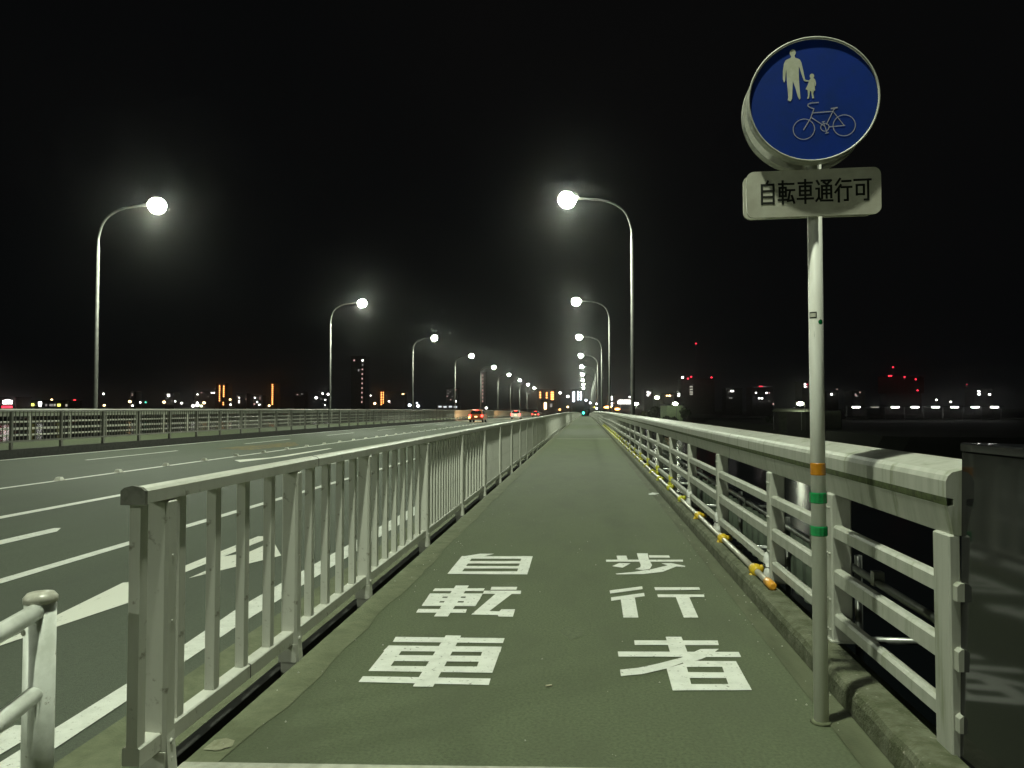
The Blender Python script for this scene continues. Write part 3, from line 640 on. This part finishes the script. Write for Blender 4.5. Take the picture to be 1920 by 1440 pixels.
# ================================================================ CARS
def make_car(label, x, y, paint, amber, rz=0.):
    z = road_z(x)+crest(y); t = thing('car', label, 'car', (x,y,z), rz, 'cars driving away on the far side of the road')
    t.rotation_euler = (math.atan(-4.4e-5*y), math.atan(.01245), 0)
    # body: side profile (y, z) swept over x with tumblehome
    side = [(-1.95,.30),(-1.97,.62),(-1.90,.88),(-1.78,.98),(1.0,.98),(1.80,.84),(1.98,.62),(1.98,.30)]
    cab = [(-1.86,.98),(-1.55,1.46),(-.9,1.56),(-.1,1.54),(.95,.98)]
    def sweep(pr, w0, w1, zs):
        n = len(pr); vs = []
        for sx in (-1,1):
            for yy, zz in pr:
                w = w0+(w1-w0)*max(0,(zz-zs)/.6); vs.append((sx*w,yy,zz))
        fs = [tuple(range(n)), tuple(range(2*n-1,n-1,-1))]+[(i,n+i,n+(i+1)%n,(i+1)%n) for i in range(n)]
        return MB().add(vs, fs)
    b = sweep(side, .86, .86, .3).build('body', paint, t)
    sweep(cab, .80, .64, .98).build('cabin', paint, t)
    MB().add([(-.66,-1.845,1.03),(.66,-1.845,1.03),(.56,-1.60,1.42),(-.56,-1.60,1.42)], [(0,1,2,3)]).build('rear_window', M_glass, t)
    for s in (-1,1):
        MB().add([(s*.80,-1.5,1.02),(s*.80,.75,1.02),(s*.70,-.05,1.46),(s*.695,-1.3,1.46)], [(0,1,2,3) if s>0 else (3,2,1,0)]).build('side_window', M_glass, t)
        MB().bevbox(min(s*.62,s*.84),max(s*.62,s*.84),-2.0,-1.88,.66,.92,.02).build('tail_lamp', E_tail, t)
        MB().bevbox(min(s*.55,s*.80),max(s*.55,s*.80),1.90,2.0,.60,.74,.02).build('headlight', E_headl, t)
        for yy in (-1.25,1.28):
            w = MB().tube([(s*.66,yy,.31),(s*.86,yy,.31)], .31, 20).build('wheel', M_tyre, t); MB().tube([(s*.80,yy,.31),(s*.868,yy,.31)], .19, 14).build('wheel_rim', M_rimw, w)
        MB().bevbox(min(s*.86,s*1.02),max(s*.86,s*1.02),.55,.75,.95,1.08,.02).build('wing_mirror', paint, t)
    MB().box(-.17,.17,-1.995,-1.972,.60,.76).build('number_plate', E_plate, t)  # plate glows itself, plate lamp's light put into the material
    MB().box(-.22,.22,-1.60,-1.54,1.44,1.49).build('brake_lamp', E_tail, t)
    if amber: MB().bevbox(-.90,-.70,-2.02,-1.9,.50,.64,.02).build('turn_lamp', E_amber, t)
    ld = bpy.data.lights.new('headlight_beam', 'SPOT'); ld.energy = 9000; ld.spot_size = math.radians(75); ld.spot_blend = .8; ld.color = (1,.60,.28); ld.shadow_soft_size = .1
    lo = bpy.data.objects.new('headlight_beam', ld); COL.objects.link(lo); lo.parent = t; lo.location = (-.3,2.1,.67); lo.rotation_euler = (math.radians(82),0,math.radians(12))
    return t
make_car('small orange car with red tail lights, nearest of the cars on the bridge', -13.3, 92, M_carO, True)
make_car('white car with bright tail lights ahead of the orange car', -12.4, 134, M_carW, False)
make_car('dark car with faint red lights, farthest on the bridge', -12.3, 185, M_carG, False)
# traffic signal at the far end
p = at(1095,774,420); ts = thing('traffic_signal', 'green traffic light beyond the end of the walkway', 'traffic light', (p.x+1.2,p.y,-6.2))
MB().tube([(0,0,0),(0,0,p.z+6.5)], .09, 10).build('pole', M_lpole, ts)
MB().box(-1.7,-.02,-.05,.05,p.z+6.35,p.z+6.45).build('arm', M_lpole, ts)
MB().bevbox(-1.8,-.5,-.14,.14,p.z+5.9,p.z+6.34,.05).build('signal_head', M_blk, ts)
MB().tube([(-1.5,-.145,p.z+6.12),(-1.5,-.30,p.z+6.12)], .62, 16).build('green_lens', E_green, ts)

# ================================================================ THE CITY ACROSS THE RIVER
GZ = -4.25
def building(label, px0, px1, pyt, d, wins, ww, wh, m=None, cat='building', wall=M_wallD, gz=GZ, depth=12., roofh=.5):
    a, b = at(px0, 765, d), at(px1, 765, d); c = (a+b)/2; w = (b-a).length; top = at((px0+px1)/2, pyt, d).z
    ang = math.atan2(b.y-a.y, b.x-a.x)
    t = thing('building', label, cat, (c.x,c.y,gz), ang)
    H = top-gz; MB().box(-w/2,w/2,0,depth,0,H).build('wall', wall, t)
    MB().box(-w/2-.25,w/2+.25,-.25,depth+.25,H+.002,H+roofh).build('roof', M_roof, t)
    cache = {}
    for wn_ in wins:
        px, py = wn_[0], wn_[1]; mm = wn_[2] if len(wn_) > 2 else m; sw = wn_[3] if len(wn_) > 3 else 1.; shh = wn_[4] if len(wn_) > 4 else 1.
        key = (mm.name, sw, shh)
        if key not in cache: cache[key] = MB().box(-ww*sw/2,ww*sw/2,-.06,.02,-wh*shh/2,wh*shh/2).mesh('window', mm)
        lx = (at(px,765,d)-c).length*(1 if px > (px0+px1)/2 else -1); lz = at(px,py,d).z-gz
        link('window', cache[key], t).location = (lx, 0, lz)
    return t
def colw(px, y0, y1, n, dx=0.): return [(px+dx*i/n, y0+(y1-y0)*i/(n-1)) for i in range(n)]
building('distant tall slab block with two columns of orange lights', 404,428,719,1000, colw(411.3,724,751,8)+colw(419,724.5,743,6)+[(418.6,755),(418.6,758.5)], 1.5, 1.3, E_oran)
building('distant slim block with a single column of bright orange lights', 505,520,718,1100, colw(510.5,721.5,757.5,11), 1.9, 1.4, E_oran)
building('distant tower with a sparse column of dim white lights and two lamps at its top', 658,684,669,470, [(679.3,675.5,E_white,1,1),(663.5,675.5,E_pink,1.3,1)]+[(679.3,684,E_dim)]+[(679-.1*i,692.5+8.75*i,E_pink) for i in range(8)]+[(672,694,E_dim,1,1.5)], .75, 1.0, E_pink)
building('low distant block with two tight columns of orange lights right of the tower', 709,729,732,850, colw(714.8,736,758.5,8)+colw(718.5,736,755.5,7)+[(724,742,E_dim)], .9, 1.0, E_oran)
building('distant slender tower with a pinkish column of lights among the left lamp poles', 900,912,698,600, [(905,704+6.9*i,E_pink) for i in range(8)], .8, 1.4, E_pink)
building('distant block with scattered faint windows behind the left lamp row', 836,860,728,700, [(840,732,E_dim),(844,734,E_dim),(854.5,731,E_pink),(840,738,E_dim),(833.5+5,743,E_pink),(845,749.5,E_pink),(854,752.5,E_white,1.6,1.3),(848,743.5,E_dim)], 1.1, .9, E_dim)
building('low wide hall with a row of pale lit panels above the far fence', 818,862,758,520, [(825,762.5),(834.5,763),(844.5,762.5),(854,763)], 2.2, 1.2, em('hall_light',(.9,.95,.95),1.0))
building('wide orange lit apartment block at the end of the road', 1008,1042,731,520, [(1013,y) for y in (736,740.5,745)]+[(1025,y) for y in (737,741,745.5)]+[(1035.5,y,E_oran,2.2,1) for y in (736,740,744,748.5)], .9, .8, E_oran)
building('white lit apartment block straight behind the end of the walkway', 1072,1096,731,560, [(1075.8,y,E_cool,1.4,1) for y in (736,740.2,744.4,748.6,752)]+[(1084,y,E_cool) for y in (736,740.2,744.4,748.6)]+[(1089,y,E_cool) for y in (736,740.2,743.5,748.6)], 1.0, .95, E_cool)
building('small building with a tall cream lit panel left of the walkway end', 1017,1038,752,330, [(1022.4,761,E_warm,1,1),(1033.5,760,E_dim,1,.55)], 1.0, 2.9, em('cream_panel',(1,.82,.5),2.2), gz=-3.9)
building('low lit shop with white lights above a red band, far left', 0,30,746,380, [(14,754,E_white,5.4,1.2),(14,750.5,E_white,2.6,.5),(13,763,E_red,6,.7)], .9, 1.5, E_white)
building('long low building with a row of white and yellow windows, far left', 26,130,752,420, [(32,758,E_dim,1.6),(40.5,758,E_stripd),(51,758,E_stripd,1.2),(56.5,758.5,E_dim),(61.2,758.8,E_yel,1.7,1.1),(75,756,E_white,1.8,1.1),(75,760,E_strip,1.2,.8),(86.5,759.5,E_dim),(96,759.5,E_dim,2),(102.5,759.5,E_stripd),(110.5,759.6,E_yel,1.8,1.1),(124.5,760,E_stripd)], 1.0, 1.3, E_dim)
building('dark block with a bright pair of stacked white windows near the left', 309,326,736,700, [(315.5,740.2,E_white,1.5,.9),(316,743,E_white,1.4,.8),(314,746.5,E_dim,1.6,.7),(336-14,751.5,E_dim)], 1.4, 1.1, E_white)
building('dim block with a pink light column left of the second orange lamp', 243,254,735,700, [(247.5,738,E_dim),(247.5,741,E_pink),(248.5,760.5,E_white,1.6,1.4)], 1.0, .9, E_dim)
building('dim hillside block with a few white windows left of the orange twin columns', 362,403,733,900, [(370,739.5,E_white),(377.5,736,E_pink),(390,743.5,E_dim),(396.5,736.5,E_white),(401,736.5,E_white)], 1.4, 1.2, E_white)
building('block with a broken column of small white lights between the orange blocks', 442,462,738,800, [(446,743.3,E_pink),(448.3,745.8,E_white),(448.3,751.5,E_white),(448,754.5,E_white),(461,748.5,E_pink)], 1.1, .9, E_white)
building('low block with two rows of dim windows left of the slim orange block', 474,492,741,800, [(477.5,745.6,E_white,1.3),(482,745.6,E_dim),(487.3,745.5,E_pink),(487.3,748.2,E_pink),(482,754,E_white,1.3,1.2),(486.3,758.8,E_white,1.6,1.2)], 1.0, .9, E_white)
building('dark slope block with two small lights left of the second left lamp pole', 552,572,735,900, [(557.3,739.8,E_pink),(565.8,738.7,E_dim)], 1.5, 1.1, E_pink)
building('dark block with one warm window low beside the third left lamp pole', 728,760,735,800, [(729.3,752.5,E_white,1.4,1.2),(731.5,755.5,E_pink),(755.6,738.8,E_warm,1.9,.8)], 1.2, 1.0, E_white)
building('tall dark tower with red lights on its roof edge, right of the right lamp poles', 1277,1340,711,700, [(1297.5,y,E_stripd,1.2,.8) for y in (725,730,735,739)]+[(1294.7,y,E_stripd,.9,.8) for y in (725,730.3,735,739)], 1.5, 1.5, E_stripd)
building('block with four bright white windows right of the nearest right lamp pole', 1208,1224,731,600, [(1215,735.5,E_white,1.5,1.3),(1218.7,737,E_white),(1215,740.6,E_white,1.5,1.3),(1218.8,740.5,E_pink)], .9, 1.0, E_white)
building('low dark block with three warm windows in a row behind the bright right lamp', 1244,1264,738,600, [(1250.3,741.8,E_warm,1.1),(1255.6,741.9,E_warm,1.5,1.2),(1259.6,741.9,E_pink,.8)], 1.0, .9, E_warm)
building('narrow block with two flat white windows left of the red topped tower', 1266,1277,735,600, [(1273,738.2,E_white,1.5,.7),(1272.8,741.8,E_white,1.6,1)], 1.0, 1.0, E_white)
building('dark block with one oblong cream window right of the red topped tower', 1362,1392,729,600, [(1373,733.2,E_white,2.6,1.2),(1367,735,E_dim),(1368.5,746.3,E_dim),(1372,746.3,E_dim)], 1.0, .9, E_white)
building('dark block with a red and pink rooftop sign and pairs of white windows', 1410,1450,727,500, [(1427,724.5,E_redd,3.2,1.2),(1434,725.5,E_dim,2.8,.9),(1417.7,736.6,E_white,1.1),(1437.5,736.6,E_white,1.1),(1442.6,736.6,E_pink,1.3,.8),(1423.4,746.8,E_white,1.1),(1428.7,746.8,E_white,1.6),(1442,751.5,E_dim)], .8, .75, E_white)
building('dark block with a cluster of four windows just left of the sign pole', 1504,1528,716,500, [(1510,720.7,E_white,1.2,1.2),(1514.2,720.5,E_redd),(1510,725.3,E_white,1.2,.9),(1514,725.4,E_pink)], .9, .9, E_white)
building('dark block with two small white windows just right of the sign pole', 1552,1572,735,500, [(1560,736,E_dim),(1559.5,739.5,E_white,1.5,1)], .9, .8, E_white)
building('low dark block with faint stacked windows above the left end of the light strips', 1598,1622,734,500, [(1604.5,738.8,E_dim),(1605,740.8,E_pink,1.6,.7),(1607,742.8,E_dim,2,.7),(1613,735.5,E_pink)], .8, .8, E_dim)
building('dim reddish block hung with red warning lights on the right', 1662,1728,706,650, [(1690,722,em('painted_red_glow',(.5,.12,.08),.0028),40,8)], 1.0, 1.8, E_dim)  # single faintly glowing pane over the wall stands for red light on it
building('dark block with two stacked white windows at the far right', 1826,1862,730,600, [(1836,733.9,E_white,1.9,1.0),(1836.2,739.3,E_white,1.9,1.1),(1856,739.6,E_white,1.8,1.0)], 1.0, 1.0, E_white)
# masts carrying red aircraft warning lights
def mast(label, px, py, d, base_py, bulb=.75, m=E_red):
    p = at(px,py,d); b = at(px,base_py,d); t = thing('warning_light', label, 'warning light', (p.x,p.y,b.z))
    MB().tube([(0,0,0),(0,0,p.z-b.z)], .16, 8).build('mast', M_lpole, t); MB().ell((0,0,p.z-b.z+bulb*.6),bulb,bulb,bulb*.8,10,6).build('red_lamp', m, t)
mast('red light on a tall thin mast above the right city blocks', 1305,645,690,711)
for px,py,l in ((1290,711,'left red light on the roof edge of the red topped tower'),(1296,707.5,'second red light on the roof of the red topped tower'),(1334,708.8,'rightmost red light on the roof of the red topped tower')): mast(l,px,py,690,713,.9)
mast('white light on the left roof corner of the red topped tower',1280,709,690,713,1.1,E_white)
for px,py,bpy_,l in ((1674.5,689.5,706,'highest red light over the dim reddish block'),(1667,706,712,'leftmost red light of the dim reddish block'),(1671,705.6,712,'red light beside the leftmost one on the reddish block'),(1696,707.6,712,'middle red light on the roof line of the reddish block'),(1717,712,716,'right red light on the roof line of the reddish block'),(1720.5,733,738,'low red light at the right side of the reddish block')): mast(l,px,py,640,bpy_,.75)
mast('faint red light near the far right edge of the city', 1813,721.5,640,735,.6,E_redd)
# single lamps of the city: pole and glowing head
def city_lamp(label, px, py, d, m, r, gz=GZ):
    p = at(px,py,d); t = thing('city_lamp', label, 'street lamp', (p.x,p.y,gz), 0, 'small lamps of the city across the river')
    MB().tube([(0,0,0),(0,0,p.z-gz-r*.5)], .07, 6).build('pole', M_lpole, t); MB().ell((0,0,p.z-gz),r,r,r*.85,10,6).build('lamp_globe', m, t)
for a in ((97,749.5,500,E_warm,.65,'warm lamp above the long low lit building at the far left'),(140,751,500,E_red,.9,'red signal lamp left of the nearest left lamp pole'),
 (194,738.5,600,E_white,.75,'white lamp high just right of the nearest left lamp pole'),(195.5,760,500,E_warm,.75,'warm lamp low just right of the nearest left lamp pole'),
 (243.5,753,600,E_warm,1.15,'large orange lamp, first to the right of the nearest left lamp pole'),(263,754.5,600,E_white,.65,'small white lamp left of the green one'),
 (273,754.3,600,em('green_lamp',(.1,.8,.5),4),.6,'small green lamp in the left skyline'),(307.5,754,600,E_warm,1.15,'second large orange lamp, under the stacked white windows'),
 (328.5,752.6,600,E_white,.6,'small white lamp right of the second orange lamp'),(340.5,755.8,600,E_white,.85,'white lamp paired with a smaller one right of the second orange lamp'),
 (362,761,500,E_white,1.0,'leftmost white lamp of the low trio under the hillside block'),(370,759.5,500,E_white,1.15,'middle and tallest white lamp of the low trio'),(369.8,755.3,520,E_white,.7,'white lamp above the middle of the low trio'),(377.4,761.2,500,em('greenish_lamp',(.85,1,.55),7),.85,'greenish lamp at the right of the low trio'),
 (382.5,755.3,600,E_warm,1.15,'third large orange lamp, left of the twin orange columns'),(431.6,749.3,600,E_warm,.8,'warm lamp just right of the twin orange columns'),(432.3,758.6,600,E_white,.7,'white lamp low right of the twin orange columns'),(477,757.5,600,E_pink,.8,'pinkish lamp left of the slim orange block'),
 (504.7,760.5,600,E_warm,.85,'warm lamp at the foot of the slim orange block'),(592.8,745.8,600,E_white,1.1,'bright white lamp left of the second left lamp pole'),(605,738,600,E_white,.75,'small white lamp high left of the second left lamp pole'),(615.5,739.3,600,E_white,1.1,'bright white lamp touching the second left lamp pole'),
 (610,749.8,600,E_white,.55,'tiny white lamp below the bright one by the second left lamp pole'),(609.3,759.8,600,E_white,.5,'tiny white lamp low by the second left lamp pole'),(702.7,756.5,600,E_warm,1.05,'orange lamp left of the tight orange columns'),(695,741.7,700,E_white,.6,'tiny white lamp above the orange lamp left of the tight columns'),
 (768,759.6,500,E_cool,1.05,'bluish white lamp left of the third left lamp pole'),(784,761.2,500,E_cool,1.0,'bluish white lamp right of the third left lamp pole'),(781.8,755.8,500,E_cool,.55,'small bluish lamp above the one right of the third left lamp pole'),
 (911.8,765,400,E_white,.65,'white lamp just above the far fence right of the orange car'),(1050.2,736.7,420,E_white,.75,'white lamp right of the wide orange lit block'),(1064.7,743.4,400,E_white,.75,'white lamp on a pole between the two lit apartment blocks'),
 (1098.7,750.5,400,E_cool,.62,'upper of two white lamps descending beyond the walkway end'),(1106.9,755.5,400,E_cool,.62,'lower of two white lamps descending beyond the walkway end'),(1118.5,757.2,400,E_white,.55,'small white lamp among the right lamp poles'),(1119,765.7,400,E_cool,.65,'bluish lamp low at the end of the right railing'),
 (1114,763.5,400,E_yel,.6,'yellow lamp low at the end of the right railing'),(1064.5,763,330,E_warm,.45,'warm lamp above the left fence near the walkway end'),(1049.5,768,330,E_oran,.5,'orange lamp low over the left fence near the walkway end'),
 (1180.5,744.3,400,E_white,.4,'tiny white lamp left of the nearest right lamp pole'),(1569.5,729.8,600,E_pink,.5,'tiny lamp alone right of the sign pole'),(1755.8,749.8,400,E_white,.45,'tiny white lamp above the fifth light strip'),(1782.8,753.6,400,E_white,.45,'tiny white lamp above the sixth light strip'),
 (1450,757.5,260,E_pink,.28,'tiny lamp left of the lit hut by the water'),
 ): city_lamp(a[5], *a[:5])
# bright floodlights by the right bank
def flood(label, px, py, d, arm, gz, r=.5):
    p = at(px,py,d); t = thing('floodlight', label, 'floodlight', (p.x+arm,p.y,gz))
    MB().tube([(0,0,0),(0,0,p.z-gz),(-arm*.4,0,p.z-gz+.35),(-arm,0,p.z-gz+.2)], .07, 8).build('pole', M_lpole, t)
    MB().ell((-arm,0,p.z-gz),r*1.5,r,r*.9,12,6).build('lamp_bowl', E_flood, t)  # bowl swollen to the size of its glare
flood('glaring floodlight over the yellow green bush just right of the nearest right lamp pole', 1192.5,757.5,230,.9,-4.2)
flood('glaring floodlight high above the dark trees on the right', 1232,745.5,250,.2,-4.2)
flood('glaring floodlight on the pale green wall', 1266,757,205,.3,-4.2,.48)
flood('glaring floodlight over the low hut by the water, left of the sign pole', 1500.5,757,150,.9,-3.0,.42)
# pale green walled building and hut
gb = building('pale green walled building lit by a floodlight beyond the trees', 1250,1280,760.5,212, [], 1, 1, E_dim, wall=M_wallG, gz=-4.2, depth=9)
hut = thing('hut', 'low open hut by the water lit by a floodlight, left of the sign pole', 'hut', (0,0,0))
p = at(1492,773,152); hut.location = (p.x,p.y,-3.0); hut.rotation_euler = (0,0,-.35)
hz = p.z+3.0
MB().add([(-4.4,-2,hz),(4.2,-2,hz),(4.2,3,hz+.7),(-4.4,3,hz+.7),(-4.4,-2,hz+.12),(4.2,-2,hz+.12),(4.2,3,hz+.82),(-4.4,3,hz+.82)], [(3,2,1,0),(4,5,6,7),(0,1,5,4),(1,2,6,5),(2,3,7,6),(3,0,4,7)]).build('roof', M_hut, hut)
MB().box(-3.2,-1.6,-1.2,-1.0,-.6,hz-.002).build('wall', M_hut, hut); MB().box(-4.2,4.0,2.4,2.6,0,hz+.5).build('rear_wall', M_wallD, hut)
for x in (-4.1,1.2,3.9): MB().tube([(x,-1.7,0),(x,-1.7,hz+.03)], .07, 8).build('post', M_galv, hut)
p = at(1562,770,158); sb = thing('shed', 'small dim shed standing on the bank just right of the sign pole', 'shed', (p.x,p.y,-3.0), -.4)
MB().box(-1.5,1.5,0,2.5,0,3.8).build('wall', M_hut, sb); MB().box(-1.7,1.7,-.2,2.7,3.802,3.95).build('roof', M_roof, sb)
# filling station canopy and sodium lit forecourt
p = at(1172,753.5,300); cn = thing('canopy', 'white glowing canopy left of the nearest right lamp pole', 'canopy', (p.x,p.y,-4.2))
MB().bevbox(-2.6,2.6,0,8,p.z+4.2-.75,p.z+4.2+.75,.4).build('fascia', E_canopy, cn)
for x in (-1.8,1.8): MB().box(x-.15,x+.15,2,2.4,0,p.z+4.2-.76).build('column', M_lpole, cn)
for px,py,w,l in ((1139.5,763.5,1.5,'broad orange sodium light low at the end of the right railing'),(1157.5,767,1.0,'smaller orange sodium light left of the nearest right lamp pole')):
    p = at(px,py,290); t = thing('sodium_light', l, 'lamp', (p.x,p.y,-4.2)); MB().tube([(0,0,0),(0,0,p.z+4.0)], .08, 8).build('pole', M_lpole, t); MB().ell((0,0,p.z+4.2),w,.3,.42,14,6).build('lamp_globe', E_sod, t)
building('narrow block with a column of small warm windows left of the canopy', 1143,1152,741,420, [(1147.2,744.5),(1147.2,748.7),(1147.2,756.3),(1151,756,E_pink),(1147.3,760.5)], .75, .75, E_white)
# long shelter roof carrying eight strip lights
a, b = at(1590,765,262), at(1880,767,262); c = (a+b)/2; ang = math.atan2(b.y-a.y,b.x-a.x)
shl = thing('shelter', 'long dark shelter roof with a row of eight white strip lights across the water', 'shelter', (c.x,c.y,-3.0), ang)
zz = at(1730,763.5,262).z+3.0; L_ = (b-a).length
MB().box(-L_/2,L_/2,-.8,2.4,zz+.25,zz+.45).build('roof', M_roof, shl)
for i, px in enumerate((1603,1638.3,1676,1713,1751.5,1787,1825.5,1861.7)):
    q_ = at(px,763.5,262); lx = (q_-c).dot(Vector((math.cos(ang),math.sin(ang),0)))
    wk = i == 1; MB().box(lx-1.35,lx+1.35,-.95,-.82,zz-(.22 if not wk else .12),zz+(.22 if not wk else .1)).build('strip_light', E_stripd if wk else E_strip, shl)
for i in range(9): MB().box(-L_/2+i*L_/8-.08,-L_/2+i*L_/8+.08,1.0,1.2,0,zz+.25).build('post', M_lpole, shl)
# trees and bushes on the bank
def leaves(mb, c, rx, ry, rz_, n, sz):
    for _ in range(n):
        while True:
            v = Vector((random.uniform(-1,1),random.uniform(-1,1),random.uniform(-1,1)))
            if .35 < v.length < 1: break
        p = Vector((c[0]+v.x*rx, c[1]+v.y*ry, c[2]+v.z*rz_)); a = Vector((random.gauss(0,1),random.gauss(0,1),random.gauss(0,1))).normalized()
        b = a.orthogonal().normalized(); b = (Matrix.Rotation(random.uniform(0,6.28),3,a) @ b); d = a.cross(b); s_ = sz*random.uniform(.6,1.3)
        mb.add([p-b*s_, p+d*s_*.5, p+b*s_, p-d*s_*.5], [(0,1,2,3)])
def plant(name, label, cat, px0, px1, pyt, d, m, n, gz=GZ, trunk=True, sz=.35):
    a, b = at(px0,765,d), at(px1,765,d); c = (a+b)/2; w = (b-a).length; top = at((px0+px1)/2,pyt,d).z-gz
    t = thing(name, label, cat, (c.x,c.y,gz)); mb = MB(); h0 = top*.25 if trunk else 0
    k = max(3, int(w/2.2))
    for i in range(k*2):
        x = (random.random()-.5)*w*.75; hh = random.uniform(.5,1.)*(1-.5*abs(x)/(w/2)); r = w/k*.75
        leaves(mb, (x,random.uniform(-.25,.25)*w,h0+(top-h0)*hh-r*.6), r, r, r*.8, n//(k*2), sz)
    mb.build('crown', m, t)
    tk = MB().tube([(0,0,-.2),(.1,0,top*.3),(0,.1,top*.6)], [.28,.2,.09], 8)
    for i in range(4): tk.tube([(.05,0,top*(.3+.06*i)),(math.cos(i*1.7)*w*.2,math.sin(i*1.7)*w*.2,top*(.55+.07*i))], [.10,.03], 6)
    tk.build('trunk', M_bark, t)
plant('bush', 'yellow green floodlit bush just above the right railing', 'bush', 1192,1220,769,222, M_leaf, 1500, sz=.28)
plant('tree', 'dark round tree right of the floodlit bush', 'tree', 1214,1250,757,235, M_leafD, 1500)
plant('tree', 'dark broad tree below the pale green wall', 'tree', 1240,1275,773,198, M_leafD, 1400)
plant('tree', 'dark tree at the right corner of the pale green wall', 'tree', 1276,1300,755,208, M_leafD, 1400)
plant('tree', 'dark low tree left of the hut by the water', 'tree', 1440,1474,766,160, M_leafD, 1200, -3.0)
plant('tree', 'dark tree standing behind the hut by the water', 'tree', 1488,1530,762,172, M_leafD, 1200, -3.0)

# ================================================================ HAZE VOLUME ADDED FOR LAMP HALOS
if HAZE:
    hz = MB().box(-1500,1500,-80,1500,-10,75).build('halo_haze', bpy.data.materials.new('halo_air')); hz['kind'] = 'stuff'
    m = hz.data.materials[0]; m.use_nodes = True; N = m.node_tree.nodes
    for nd in list(N):
        if nd.type == 'BSDF_PRINCIPLED': N.remove(nd)
    pv = N.new('ShaderNodeVolumePrincipled'); pv.inputs['Density'].default_value = HAZE; pv.inputs['Color'].default_value = (.9,.9,.9,1); pv.inputs['Anisotropy'].default_value = .962
    m.node_tree.links.new(pv.outputs['Volume'], N['Material Output'].inputs['Volume'])
SC.cycles.use_denoising = True
SC.cycles.max_bounces = 6; SC.cycles.volume_bounces = 0
SC.cycles.sample_clamp_indirect = 4.0
